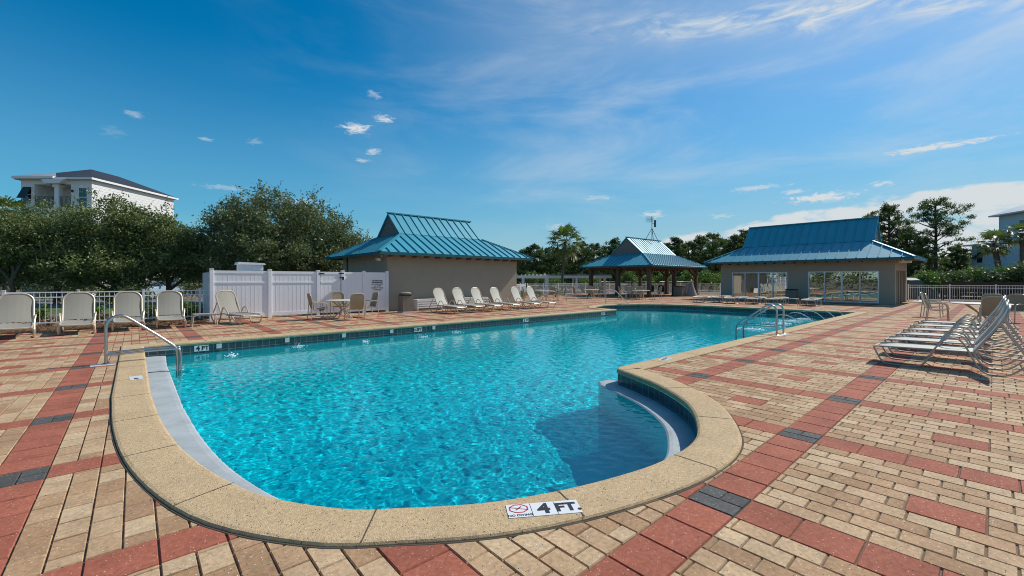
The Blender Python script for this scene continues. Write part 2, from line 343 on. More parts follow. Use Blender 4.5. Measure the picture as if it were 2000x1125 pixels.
def tag(o, label=None, cat=None, group=None, kind=None):
    if label: o['label'] = label
    if cat: o['category'] = cat
    if group: o['group'] = group
    if kind: o['kind'] = kind
    return o
def thing(name, loc, rz, label, cat, group=None):
    o = bpy.data.objects.new(name, None); COL.objects.link(o); o.location = loc; o.rotation_euler = (0, 0, rz); o.empty_display_size = .2
    return tag(o, label, cat, group)
def copy_tree(o, parent=None):
    c = o.copy(); COL.objects.link(c)
    if parent is not None: c.parent = parent
    for ch in list(o.children): copy_tree(ch, c)
    return c
def place(proto, used, loc, rz, label, group=None):
    o = proto if not used else copy_tree(proto)
    used.append(1); o.location = loc; o.rotation_euler = (0, 0, rz); o['label'] = label
    if group: o['group'] = group
    return o
def text_mb(txt, size, m, parent, loc, rot, name='lettering', bold=0.0, space=1.0, align='CENTER'):
    cu = bpy.data.curves.new('txt', 'FONT'); cu.body = txt; cu.size = size; cu.align_x = align; cu.align_y = 'CENTER'; cu.offset = bold; cu.extrude = .0006; cu.space_character = space; cu.resolution_u = 3
    to = bpy.data.objects.new('txt', cu); COL.objects.link(to)
    me = bpy.data.meshes.new_from_object(to.evaluated_get(bpy.context.evaluated_depsgraph_get()))
    bpy.data.objects.remove(to); bpy.data.curves.remove(cu)
    me.materials.clear(); me.materials.append(m)
    o = link(name, me, parent); o.location = loc; o.rotation_euler = rot
    return o
def quads(name, V, m, parent=None, smooth=False):      # V: (n,4,3) array of separate quads
    V = np.asarray(V, dtype=np.float32); n = len(V); me = bpy.data.meshes.new(name)
    me.vertices.add(n*4); me.loops.add(n*4); me.polygons.add(n)
    me.vertices.foreach_set('co', V.reshape(-1)); me.loops.foreach_set('vertex_index', np.arange(n*4, dtype=np.int32))
    me.polygons.foreach_set('loop_start', np.arange(0, n*4, 4, dtype=np.int32)); me.update(calc_edges=True)
    me.materials.append(m); return link(name, me, parent)

# ================================================================== SETTING
# ---- pool outline (inner edge of the coping), counter-clockwise seen from above
curve_pts = [(.15, 7.4), (.21, 5.8), (.34, 4.55), (.60, 3.5), (.99, 2.84), (1.35, 2.53), (1.76, 2.25), (2.21, 2.05), (2.72, 1.9), (3.25, 1.81), (3.84, 1.83), (4.35, 2.02), (5.0, 2.45), (5.55, 3.12), (5.9, 3.8)]
inner = [(.15, 12.7), (.15, 11.5), (.15, 9.5)] + [tuple(p)[:2] for p in crom([(a, b, 0) for a, b in curve_pts], 5)] \
      + [(6.0, 4.05), (6.06, 4.18), (6.18, 4.25)] + [(6.18+(24.9-6.18)*k/20, 4.25) for k in range(1, 21)] \
      + [(24.9, 6), (24.9, 8), (24.9, 10), (24.8, 12), (24.3, 13.6), (23.4, 14.7), (22.2, 15.3), (20.8, 15.4), (19.5, 15.0), (18.6, 14.2), (18.3, 13.2), (18.3, 12.7)] \
      + [(18.3-(18.3-.15)*k/14, 12.7) for k in range(1, 14)]
inner = [Vector(p) for p in inner]
def offset(poly, d):
    out = []; n = len(poly)
    for i in range(n):
        a, b, c = poly[i-1], poly[i], poly[(i+1) % n]
        e1 = (b-a).normalized(); e2 = (c-b).normalized(); n1 = Vector((e1.y, -e1.x)); n2 = Vector((e2.y, -e2.x)); m_ = (n1+n2)
        if m_.length < 1e-6: m_ = n1
        m_.normalize(); out.append(b + m_*d/max(.5, m_.dot(n1)))
    return out
outer = offset(inner, .37); mid = offset(inner, .2); under = offset(inner, .05)
def inside(poly, p):
    x_, y_ = p; r = False; n = len(poly); j = n-1
    for i in range(n):
        a, b = poly[i], poly[j]
        if (a[1] > y_) != (b[1] > y_) and x_ < (b[0]-a[0])*(y_-a[1])/(b[1]-a[1])+a[0]: r = not r
        j = i
    return r
WZ = -.26
# ---- ground sheet, dipping beyond the far fence
def ground_z(x_, y_):
    t = max(0, min(1, (y_-29.5)/4)) * max(0, min(1, (x_-24)/5)); t = t*t*(3-2*t)
    return -.03-.5*t
gx = [-3000, -800, -200, -90, -60, -45, -30, -20, -12] + list(range(-10, 60, 2)) + [62, 70, 85, 110, 160, 300, 900, 3000]
gy = [-3000, -800, -200, -60, -20, -9] + [-8, -4, 0, 4, 8, 12, 16, 18.3, 20, 22, 24, 26, 28.6, 29.5, 30.5, 31.5, 32.5, 34, 36, 40, 45, 50, 60, 80, 120, 200, 500, 1200, 3000]
mb = MB(); vs = [(a, b, ground_z(a, b)) for b in gy for a in gx]; fs = []
for j in range(len(gy)-1):
    for i in range(len(gx)-1):
        if gx[i] >= -10 and gx[i+1] <= 44 and gy[j] >= -8 and gy[j+1] <= 18.3: continue
        a = j*len(gx)+i; fs.append((a, a+1, a+1+len(gx), a+len(gx)))
mb.add(vs, fs, True); tag(mb.build('ground', MT['ground']), kind='structure')
def sheet(name, pts, zz, m):
    b = MB(); b.add([(p[0], p[1], zz) for p in pts], [tuple(range(len(pts)))]); return tag(b.build(name, m), kind='structure')
sheet('lawn', [fl(17, -30), fl(19.5, -18.5), fl(21.5, -14), (-.5, 23.2), (7.5, 27.2), (6, 29), fl(24, -26), fl(24, -40)], -.024, MT['lawn'])
sheet('road', [fl(26, -70), fl(26, -26), fl(27, -19), fl(30, -11), fl(35, -11), fl(34, -30), fl(34, -70)], -.02, MT['road'])
sheet('sidewalk', [fl(24.3, -60), fl(24.3, -26), fl(25, -19), fl(27.5, -12), fl(28.6, -12), fl(26.0, -19.5), fl(25.4, -26), fl(25.4, -60)], -.016, MT['walk'])
# ---- deck: joint sand sheet with the pool cut out, then every paver as its own raised stone
deck_out = [Vector(p) for p in ((-10, -8), (41.9, -8), (44, 3.9), (44, 28.6), (20.5, 28.6), (20.5, 23.5), (17.3, 23.5), (17.3, 20), (2, 20), (2, 18.3), (-10, 18.3))]
loops = [[Vector((p.x, p.y, 0)) for p in deck_out], [Vector((p.x, p.y, 0)) for p in mid]]
tris = geometry.tessellate_polygon(loops); allp = loops[0]+loops[1]
dk = MB(); dk.add([(p.x, p.y, -.012) for p in allp], [tuple(t) for t in tris])
CELL = 1.83; U = CELL/12; G = .0038
deck_poly = [tuple(p) for p in deck_out]; mid_t = [tuple(p) for p in mid]
stones = []   # x0,x1,y0,y1,mat
def stone(x0, x1, y0, y1, k): stones.append((x0+G, x1-G, y0+G, y1-G, k))
for ci in range(-6, 24):
    for cj in range(-6, 16):
        X0 = 3.0+CELL*ci-U; Y0 = 1.25+CELL*cj-U            # lower-left corner of the crossing block
        cx, cy = X0+CELL/2, Y0+CELL/2
        d = cx*CA+cy*SA; l = cx*SA-cy*CA
        if d < -1.5 or d > 62 or abs(l) > d*1.35+4.5: continue
        stone(X0, X0+U, Y0, Y0+2*U, 2); stone(X0+U, X0+2*U, Y0, Y0+U, 2); stone(X0+U, X0+2*U, Y0+U, Y0+2*U, 2)
        for k in range(1, 6):
            stone(X0+2*U*k, X0+2*U*(k+1), Y0, Y0+2*U, 1); stone(X0, X0+2*U, Y0+2*U*k, Y0+2*U*(k+1), 1)
        ys, ye = Y0+2*U, Y0+CELL; L = .229
        for r_ in range(10):
            xa = X0+2*U+r_*U; yy = ys-(L/2 if r_ % 2 else 0)
            hole = (cy-U, cy+U*1.4) if r_ in (4, 5) else None
            while yy < ye-1e-4:
                a, b = max(yy, ys), min(yy+L, ye); yy += L
                segs = [(a, b)]
                if hole:
                    segs = [s_ for s_ in ((a, min(b, hole[0])), (max(a, hole[1]), b)) if s_[1]-s_[0] > .02]
                for a2, b2 in segs:
                    if b2-a2 > .02: stone(xa, xa+U, a2, b2, 0)
        stone(X0+2*U+4*U, X0+2*U+6*U, cy-U, cy+U*1.4, 1)
keep = []
for (x0, x1, y0, y1, k) in stones:
    cx, cy = (x0+x1)/2, (y0+y1)/2
    if not inside(deck_poly, (cx, cy)): continue
    if -1 < cx < 26.5 and 0 < cy < 17 and inside(mid_t, (cx, cy)): continue
    keep.append((x0, x1, y0, y1, k))
for (x0, x1, y0, y1, k) in keep:
    cx, cy = (x0+x1)/2, (y0+y1)/2; d = math.hypot(cx, cy); dk.cur = k+1
    dz = rnd.uniform(-.0014, .0014)
    if d < 13:
        b = .0042; zz = dz; tl = [rnd.uniform(-.0007, .0007) for _ in range(4)]
        dk.add([(x0,y0,zz-.0105),(x1,y0,zz-.0105),(x1,y1,zz-.0105),(x0,y1,zz-.0105),(x0+b,y0+b,zz+tl[0]),(x1-b,y0+b,zz+tl[1]),(x1-b,y1-b,zz+tl[2]),(x0+b,y1-b,zz+tl[3])],
               [(4,5,6,7),(0,1,5,4),(1,2,6,5),(2,3,7,6),(3,0,4,7)])
    else:
        dk.add([(x0,y0,dz),(x1,y0,dz),(x1,y1,dz),(x0,y1,dz)], [(0,1,2,3)])
tag(dk.build('pool_deck', [MT['joint'], MT['tan'], MT['red'], MT['grey']]), kind='structure')
# ---- coping: bullnosed ring cut into slabs by narrow dark joints
def ring_mb(prof, joints=True):
    b = MB(); n = len(inner); offs = [offset(inner, d_) for d_, _ in prof]
    acc = 0; 
    for i in range(n):
        j = (i+1) % n
        for k in range(len(prof)-1):
            p, q, r_, s_ = offs[k][i], offs[k][j], offs[k+1][j], offs[k+1][i]
            b.add([(p.x,p.y,prof[k][1]),(q.x,q.y,prof[k][1]),(r_.x,r_.y,prof[k+1][1]),(s_.x,s_.y,prof[k+1][1])], [(0,3,2,1)], True)
    return b
prof = [(.05,-.065),(.008,-.065),(-.010,-.05),(-.017,-.022),(-.010,.006),(.012,.020),(.05,.024),(.2,.025),(.34,.025),(.362,.020),(.37,.008),(.37,-.012)]
cb = ring_mb(prof)
me_c = cb.build('pool_coping', [MT['coping'], MT['copedark']]); tag(me_c, kind='structure')
jb = MB()
def joint(pi, po):
    a, b = Vector(pi), Vector(po); t = (b-a).normalized(); s_ = Vector((-t.y, t.x))*.0042
    pts = [a-t*.008-s_, a-t*.008+s_, b+t*.002+s_, b+t*.002-s_]
    jb.add([(p.x, p.y, .0268) for p in pts], [(3,2,1,0)])
jl = 0; last = -.7
total = 0
for i in range(len(inner)):
    a, b = inner[i], inner[(i+1) % len(inner)]; seg = (b-a).length
    while total+seg > last+1.22:
        last += 1.22; t = (last-total)/seg
        if 0 <= t <= 1: joint(a.lerp(b, t), outer[i].lerp(outer[(i+1) % len(inner)], t))
    total += seg
gapb = ring_mb([(.369, -.004), (.374, .0025), (.384, .0030), (.390, -.003)])
jb.cur = 0
o = jb.build('coping_joint', MT['copedark'], me_c)
gapb.build('expansion_gap', MT['copedark'], me_c)
# ---- basin
wb = MB(); n = len(inner); s_acc = 0; uvs = []
for i in range(n):
    j = (i+1) % n; a, b = inner[i], inner[j]; L = (b-a).length
    wb.cur = 0; wb.add([(a.x,a.y,-.064),(b.x,b.y,-.064),(b.x,b.y,-.065-.152*1.5),(a.x,a.y,-.065-.152*1.5)], [(0,1,2,3)], False); uvs += [(s_acc, .152), (s_acc+L, .152), (s_acc+L, -.076), (s_acc, -.076)]
    wb.cur = 1; wb.add([(a.x,a.y,-.065-.152*1.5),(b.x,b.y,-.065-.152*1.5),(b.x,b.y,-1.45),(a.x,a.y,-1.45)], [(0,1,2,3)], False); uvs += [(0,0)]*4
    s_acc += L
basin = wb.build('pool_wall', [MT['tile'], MT['plaster']]); tag(basin, kind='structure')
uv = basin.data.uv_layers.new(name='UVMap'); uv.data.foreach_set('uv', [c for p in uvs for c in p])
fb = MB(); pl = [Vector((p.x, p.y, 0)) for p in inner]; fb.add([(p.x, p.y, -1.45) for p in inner], [tuple(t) for t in geometry.tessellate_polygon([pl])]); floor = tag(fb.build('pool_floor', MT['plaster']), kind='structure')
# ---- shelf just above the water along the near end
ia = [i for i, p in enumerate(inner) if i <= 85]
shelf = MB(); top_i = []
pts_l = []
for i, p in enumerate(inner):
    if p.x > 6.2 or (p.y > 12.69): continue
    if i > 95: continue
    pts_l.append((i, p))
pts_l.sort(key=lambda t: t[0]); off_sh = offset(inner, -.36); off_sh2 = offset(inner, -.30)
P0 = [inner[0]] + [p for _, p in pts_l]; P1 = [inner[0]+Vector((.40, -.03))] + [(off_sh[i] if p.x < 3 else off_sh2[i]) for i, p in pts_l]
tipa = Vector((5.95, 4.45)); tipb = Vector((6.12, 4.56)); tipc = Vector((6.22, 4.4))
P0 = [Vector((p[0], p[1])) for p in P0]; P1 = [Vector((p[0], p[1])) for p in P1]
while P1 and P1[-1].y > 4.0 and P1[-1].x > 4: P0.pop(); P1.pop()
P0 += [Vector((6.02, 4.08)), Vector((6.08, 4.2)), Vector((6.2, 4.26)), Vector((6.26, 4.26))]
P1 += [Vector((5.72, 4.12)), Vector((5.80, 4.34)), Vector((5.98, 4.52)), Vector((6.2, 4.50))]
prf = [(0, -.238), (.80, -.240), (.93, -.246), (1.0, -.262), (1.0, -1.449)]
for k in range(len(P0)-1):
    for q in range(len(prf)-1):
        shelf.cur = 1 if q == len(prf)-2 else 0
        a = P0[k].lerp(P1[k], prf[q][0]); b = P0[k+1].lerp(P1[k+1], prf[q][0]); c = P0[k+1].lerp(P1[k+1], prf[q+1][0]); d = P0[k].lerp(P1[k], prf[q+1][0])
        shelf.add([(a.x,a.y,prf[q][1]),(b.x,b.y,prf[q][1]),(c.x,c.y,prf[q+1][1]),(d.x,d.y,prf[q+1][1])], [(0,1,2,3)], True)
tag(shelf.build('pool_ledge', [MT['ledge'], MT['plaster']]), kind='structure')
# ---- water: rippled surface
def axis(lo, hi, s0, near, s1):
    out = [lo]
    while out[-1] < hi: out.append(out[-1]+s0+(s1-s0)*max(0, min(1, (out[-1]-near)/10)))
    return np.array(out)
xs = axis(.1, 25.0, .0135, 5.0, .055); ys = axis(1.75, 15.5, .0135, 4.5, .045); nx, ny = len(xs), len(ys); GX, GY = np.meshgrid(xs, ys)
stp_ = np.maximum(np.gradient(xs)[None, :], np.gradient(ys)[:, None])
rs = np.random.RandomState(3); H_ = np.zeros_like(GX)
for k in range(90):
    lam = .062*2**(2.5*rs.uniform()**1.5); th = rs.normal(1.0, 1.0); kx, ky = 2*PI/lam*math.cos(th), 2*PI/lam*math.sin(th)
    wgt = np.clip(lam/(4.2*stp_)-.15, 0, 1)
    H_ += wgt*lam**1.35*rs.uniform(.5, 1)*np.sin(kx*GX+ky*GY+rs.uniform(0, 6.28)+1.3*np.sin(GX*rs.uniform(.4, 2.2)+GY*rs.uniform(-2.2, 2.2)+rs.uniform(0, 6)))
calm = .62+.38*np.clip(1.35-np.hypot(GX-4.2, GY-2.6)/7.0, 0, 1)
H_ *= .00115/H_[:300, :300].std()*calm
shl = [tuple(p) for p in P0]+[tuple(p) for p in P1[::-1]]
co = np.stack([GX, GY, WZ+H_], -1).reshape(-1, 3)
und = [tuple(p) for p in offset(inner, .04)]
# vectorised inside test for cell centres
CX = (GX[:-1, :-1]+GX[1:, 1:])/2; CY = (GY[:-1, :-1]+GY[1:, 1:])/2; ins = np.zeros(CX.shape, bool); jx, jy = und[-1]
for (ix, iy) in und:
    if iy != jy:
        c = ((iy > CY) != (jy > CY)) & (CX < (jx-ix)*(CY-iy)/(jy-iy)+ix); ins ^= c
    jx, jy = ix, iy
sh = np.zeros(CX.shape, bool); jx, jy = shl[-1]
for (ix, iy) in shl:
    if iy != jy:
        c = ((iy > CY) != (jy > CY)) & (CX < (jx-ix)*(CY-iy)/(jy-iy)+ix); sh ^= c
    jx, jy = ix, iy
ins &= ~sh
jj, ii = np.nonzero(ins); a = jj*nx+ii; F = np.stack([a, a+1, a+nx+1, a+nx], -1)
used = np.unique(F); remap = -np.ones(nx*ny, int); remap[used] = np.arange(len(used)); F = remap[F]; co = co[used]
me = bpy.data.meshes.new('pool_water'); me.vertices.add(len(co)); me.vertices.foreach_set('co', co.astype(np.float32).reshape(-1))
me.loops.add(F.size); me.loops.foreach_set('vertex_index', F.astype(np.int32).reshape(-1)); me.polygons.add(len(F)); me.polygons.foreach_set('loop_start', np.arange(0, F.size, 4, dtype=np.int32))
me.polygons.foreach_set('use_smooth', np.ones(len(F), bool)); me.update(calc_edges=True); me.materials.append(MT['water'])
water = tag(link('pool_water', me), kind='structure'); water.cycles.is_caustics_caster = True
floor.cycles.is_caustics_receiver = True; basin.cycles.is_caustics_receiver = True
# ---- pine straw bed under the left fence
sheet('mulch_bed', [(-12, 18.3), (2.0, 18.3), (2.0, 20.55), (-12, 20.55)], -.008, mat('mulch_soil', (.12, .065, .03), .95, var=.4, vscale=9))
nS = 9000; c = np.stack([rs.uniform(-9, 2.0, nS), rs.uniform(18.25, 20.6, nS), rs.uniform(-.005, .05, nS)], -1); th = rs.uniform(0, PI, nS)
dv = np.stack([np.cos(th), np.sin(th), rs.normal(0, .22, nS)], -1)*rs.uniform(.06, .14, nS)[:, None]; pv = np.stack([-np.sin(th), np.cos(th), np.zeros(nS)], -1)*.006
tag(quads('pine_straw', np.stack([c-dv-pv, c+dv-pv, c+dv+pv, c-dv+pv], 1), MT['mulch']), kind='stuff', label='rust brown pine straw mulch along the left fence', cat='mulch')
# leaf litter and weeds behind the fence
nS = 7000; c = np.stack([rs.uniform(-16, 3, nS), rs.uniform(20.6, 24.5, nS), rs.uniform(-.03, .05, nS)], -1); dv = rs.normal(0, .05, (nS, 3)); pv = rs.normal(0, .03, (nS, 3))
tag(quads('leaf_litter', np.stack([c-dv, c-pv, c+dv, c+pv], 1), mat('dry_leaf', (.20, .13, .075), .9, island=.55)), kind='stuff', label='dry brown leaf litter behind the left fence', cat='leaves')


# ================================================================== BUILDINGS
def hip_roof(root, Lx, Ly, ze, run, zk, zr, name='roof', sp=.47, caps=True):
    """two-pitch hip roof with a small gable (vent) at each end of the ridge; ridge along local x"""
    hx, hy = Lx/2, Ly/2; kx, ky = hx-run, hy-run; rx = kx+.12; b = MB()
    E = [(-hx,-hy,ze),(hx,-hy,ze),(hx,hy,ze),(-hx,hy,ze)]; K = [(-kx,-ky,zk),(kx,-ky,zk),(kx,ky,zk),(-kx,ky,zk)]
    for i in range(4):
        j = (i+1) % 4; b.add([E[i],E[j],K[j],K[i]], [(0,1,2,3)])
    # upper gable slopes with thickness, oversailing the small gables
    for sy in (-1, 1):
        p = [(-rx, sy*ky*1.0, zk+.02), (rx, sy*ky, zk+.02), (rx, 0, zr), (-rx, 0, zr)]
        q = [(a_, b_, c_-.09) for a_, b_, c_ in p]
        b.add(p+q, [(0,1,2,3),(7,6,5,4),(1,5,6,2),(3,7,4,0)] if sy < 0 else [(3,2,1,0),(4,5,6,7),(2,6,5,1),(0,4,7,3)])
    rh, rw = .06, .04
    def rib(pts): 
        for p, q in zip(pts[:-1], pts[1:]): b.beam((p[0],p[1],p[2]+rh/2), (q[0],q[1],q[2]+rh/2), rw, rh)
    n = int(Lx/sp); 
    for k in range(1, n):
        x_ = -hx+Lx*k/n
        for sy in (-1, 1):
            pts = [(x_, sy*hy, ze)]
            if abs(x_) <= kx: pts += [(x_, sy*ky, zk), (x_, 0, zr)]
            else:
                t = (hx-abs(x_))/run; pts += [(x_, sy*(hy-run*t), ze+(zk-ze)*t)]
            rib(pts)
    n = int(Ly/sp)
    for k in range(1, n):
        y_ = -hy+Ly*k/n
        for sx in (-1, 1):
            if abs(y_) <= ky: rib([(sx*hx, y_, ze), (sx*kx, y_, zk)])
            else:
                t = (hy-abs(y_))/run; rib([(sx*hx, y_, ze), (sx*(hx-run*t), y_, ze+(zk-ze)*t)])
    for sx in (-1, 1):
        for sy in (-1, 1): b.beam((sx*hx, sy*hy, ze+.035), (sx*kx, sy*ky, zk+.035), .16, .05)
    b.beam((-rx-.02, 0, zr+.02), (rx+.02, 0, zr+.02), .22, .06)
    roof = b.build(name, MT['teal'], root)
    f = MB()       # fascia
    for (a0, a1) in ((E[0],E[1]),(E[1],E[2]),(E[2],E[3]),(E[3],E[0])):
        f.beam((a0[0]*.9995, a0[1]*.9995, ze-.075), (a1[0]*.9995, a1[1]*.9995, ze-.075), .03, .13)
    f.build('fascia', MT['tealdark'], roof)
    for sx in (-1, 1):
        g = MB()
        g.add([(sx*kx,-ky,zk+.0),(sx*kx,ky,zk+.0),(sx*kx,0,zr-.09)], [(0,1,2) if sx > 0 else (2,1,0)])
        for i in range(1, 9):
            zz = zk+(zr-zk)*i/9.8; yw = ky*(1-i/9.8)-.12
            if yw > .1: g.cbox((sx*(kx+.014), 0, zz), (.03, 2*yw, .06))
        g.build('gable_vent', MT['vent'], roof)
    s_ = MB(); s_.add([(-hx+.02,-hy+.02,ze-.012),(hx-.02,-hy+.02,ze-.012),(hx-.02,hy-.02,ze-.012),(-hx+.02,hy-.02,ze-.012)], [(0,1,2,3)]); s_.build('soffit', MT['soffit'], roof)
    return roof
def tails(roof, Lx, Ly, ze, sp, depth=.5, sides='ns'):
    hx, hy = Lx/2, Ly/2; proto = None
    for k in range(1, int(Lx/sp)):
        for sy in ((-1, 1)):
            if sy == 1: continue
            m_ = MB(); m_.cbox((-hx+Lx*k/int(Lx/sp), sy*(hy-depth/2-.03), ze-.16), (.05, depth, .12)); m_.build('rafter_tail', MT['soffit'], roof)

# ---- left pool house
lh = thing('pool_house', (13.275, 22.2, 0), 0, 'long windowless taupe pool house with teal metal roof beside the white enclosure', 'building')
b = MB(); b.box(-4.175, 4.175, -2.9, 2.9, -.02, 2.86); b.build('wall', MT['stucco'], lh)
rf = hip_roof(lh, 9.75, 7.2, 2.82, 2.2, 3.95, 5.2); tails(rf, 9.75, 7.2, 2.82, .61)
b = MB(); b.cbox((-4.2, 2.2, 1.4), (.05, .07, 2.8)); b.build('downpipe', MT['tealdark'], lh)
fl_ = thing('flood_light', (9.02, 19.9, 2.62), 0, 'twin white flood lamps under the eave at the corner of the windowless pool house', 'light')
b = MB(); b.cbox((.05, 0, .03), (.06, .16, .12)); b.build('mount', MT['white'], fl_)
for dy, dx in ((-.22, -.04), (.18, -.1)):
    b = MB(); d_ = Vector((-.6, dy*2, -.45)).normalized(); p0 = Vector((0, dy*.3, .0)); b.tube([p0, p0+d_*.07, p0+d_*.1, p0+d_*.24], [.03, .035, .06, .085], 10); b.build('lamp', MT['white'], fl_)

# ---- right pool house: ridge along world y, glass front towards the pool (local -y = world... rotated 90)
Lr, Wr = 12.2, 7.1; gx0, gy0 = 37.45, 9.2
rh_ = thing('pool_house', (gx0, gy0, 0), R(90), 'taupe pool house with sliding glass doors and blue roof at the pool end', 'building')
# local x = world y, local y = -world x : pool front is local +y
def wy(v): return v-gy0          # world y -> local x
def wxl(v): return -(v-gx0)      # world x -> local y
fy = wxl(34.8); by_ = wxl(40.1); xl0, xl1 = wy(4.03), wy(14.37)
b = MB(); T = .2
ops = [(wy(4.78), wy(8.53)), (wy(9.77), wy(13.52))]
edges = [xl0, ops[0][0], ops[0][1], ops[1][0], ops[1][1], xl1]
for i in (0, 2, 4): b.box(edges[i], edges[i+1], fy-T, fy, -.02, 2.87)
for i in (1, 3):
    b.box(edges[i], edges[i+1], fy-T, fy, 2.08, 2.87); b.box(edges[i], edges[i+1], fy-T, fy, -.02, .05)
b.box(xl0, xl1, by_, by_+T, -.02, 2.87)
for (xa, xb) in ((xl0, xl0+T), (xl1-T, xl1)):
    if xa == xl0:                 # side towards the deck has an open doorway
        b.box(xa, xb, by_+T, by_+T+.45, -.02, 2.87); b.box(xa, xb, fy-T-.30, fy-T, -.02, 2.87); b.box(xa, xb, by_+T+.45, fy-T-.30, 2.1, 2.87)
        for q in (1.35, 2.55, 3.5): b.box(xa+.02, xb-.02, by_+T+.45+q, by_+T+.45+q+.28, -.02, 2.1)
    else: b.box(xa, xb, by_+T, fy-T, -.02, 2.87)
b.build('wall', MT['stucco'], rh_)
rf = hip_roof(rh_, Lr, Wr, 2.87, 2.2, 4.05, 5.72, sp=.52)
for k in range(1, 20):
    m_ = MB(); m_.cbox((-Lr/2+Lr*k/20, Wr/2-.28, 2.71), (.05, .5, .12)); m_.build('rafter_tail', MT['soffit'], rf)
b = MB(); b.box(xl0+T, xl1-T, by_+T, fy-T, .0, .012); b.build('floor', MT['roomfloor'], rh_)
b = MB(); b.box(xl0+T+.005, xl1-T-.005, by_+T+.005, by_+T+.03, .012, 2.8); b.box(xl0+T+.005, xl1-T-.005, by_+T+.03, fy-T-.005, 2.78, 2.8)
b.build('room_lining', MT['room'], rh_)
for i, (a, c) in enumerate(ops):
    fr = MB(); zt, zb = 2.08, .05; yy0, yy1 = fy-.12, fy+.015
    fr.box(a, c, yy0, yy1, zt-.06, zt); fr.box(a, c, yy0, yy1, zb, zb+.07); wdt = (c-a)/4
    for k in range(5):
        xw = .10 if k == 2 else .06
        xc = a+wdt*k; xc = min(max(xc, a+xw/2), c-xw/2)
        fr.box(xc-xw/2, xc+xw/2, yy0+.002, yy1-.002, zb+.07, zt-.06)
    d_ = fr.build('sliding_door', MT['white'], rh_)
    for k in range(4):
        g = MB(); g.box(a+wdt*k+.05, a+wdt*(k+1)-.05, fy-.06, fy-.052, zb+.07, zt-.06); g.build('pane', MT['glass'], d_)
cu = MB()
for k in range(9): cu.cbox((wy(13.25)-k*.09, fy-.35+(.03 if k % 2 else -.03), 1.1), (.1, .03, 1.95), rz=.4 if k % 2 else -.4)
cu.build('curtain', MT['curtain'], rh_)
b = MB(); b.cbox((wy(3.6), wxl(35.4), 2.62), (.5, .5, .12)); b.cbox((wy(3.75), wxl(35.1), 2.66), (.2, .2, .2)); b.build('eave_light', MT['white'], rh_)

# ---- pavilion
GX0, GY0 = 37.9, 23.05; Lg, Wg = 10.4, 7.9
pv = thing('pavilion', (GX0, GY0, 0), 0, 'open timber pavilion with teal metal hip roof between the two pool houses', 'pavilion')
hip_roof(pv, Lg, Wg, 2.8, 2.2, 3.95, 5.55, sp=.42)
for px_ in (-4.4, 0, 4.4):
    for py_ in (-3.15, 0, 3.15):
        if px_ == 0 and py_ == 0: continue
        b = MB(); b.cbox((px_, py_, 1.3), (.3, .3, 2.62)); b.cbox((px_, py_, .08), (.38, .38, .16)); p_ = b.build('post', MT['timber'], pv)
        for dx, dy in ((1,0),(-1,0),(0,1),(0,-1)):
            if abs(px_+dx) > 4.5 or abs(py_+dy) > 3.3: continue
            if px_ == 0 and dx == 0: continue
            if py_ == 0 and dy == 0: continue
            b = MB(); b.beam((px_+dx*.1, py_+dy*.1, 1.85), (px_+dx*.8, py_+dy*.8, 2.55), .12, .14); b.build('brace', MT['timber'], p_)
b = MB()
for py_ in (-3.15, 3.15): b.box(-4.6, 4.6, py_-.12, py_+.12, 2.5, 2.72)
for px_ in (-4.4, 4.4): b.box(px_-.12, px_+.12, -3.03, 3.03, 2.502, 2.718)
b.build('beam', MT['timber'], pv)
# antenna on the ridge
an = thing('antenna', (39.1, 22.9, 5.57), 0, 'small tripod antenna mast with grid dish standing on the pavilion ridge', 'antenna')
b = MB(); b.tube([(0,0,.0),(0,0,2.35)], .035, 6); b.build('mast', MT['black'], an)
for a_ in (0, 120, 240):
    q = Vector((math.cos(R(a_+20)), math.sin(R(a_+20)), 0)); b = MB(); b.tube([q*.85+Vector((0,0,-.35 if abs(q.y) > .5 else 0)), (0,0,1.15)], .025, 5); b.build('leg', MT['black'], an)
b = MB()
for k in range(9): b.tube([Vector((.33-.7, -.33, 0))*0+Vector((-.20, .14, 1.78))+Vector((SA, -CA, 0))*(k*.09-.36), Vector((-.20, .14, 2.3))+Vector((SA, -CA, 0))*(k*.09-.36)], .012, 4)
for zz in (1.78, 2.04, 2.3): b.tube([Vector((-.20, .14, zz))-Vector((SA, -CA, 0))*.37, Vector((-.20, .14, zz))+Vector((SA, -CA, 0))*.37], .012, 4)
b.build('grid_dish', MT['vent'], an)
b = MB(); q = Vector((SA, -CA, 0))*.32; b.cbox((q.x, q.y, 1.62), (.14, .14, .7)); b.tube([(0,0,1.6),(q.x,q.y,1.6)], .03, 5); b.build('panel', MT['black'], an)

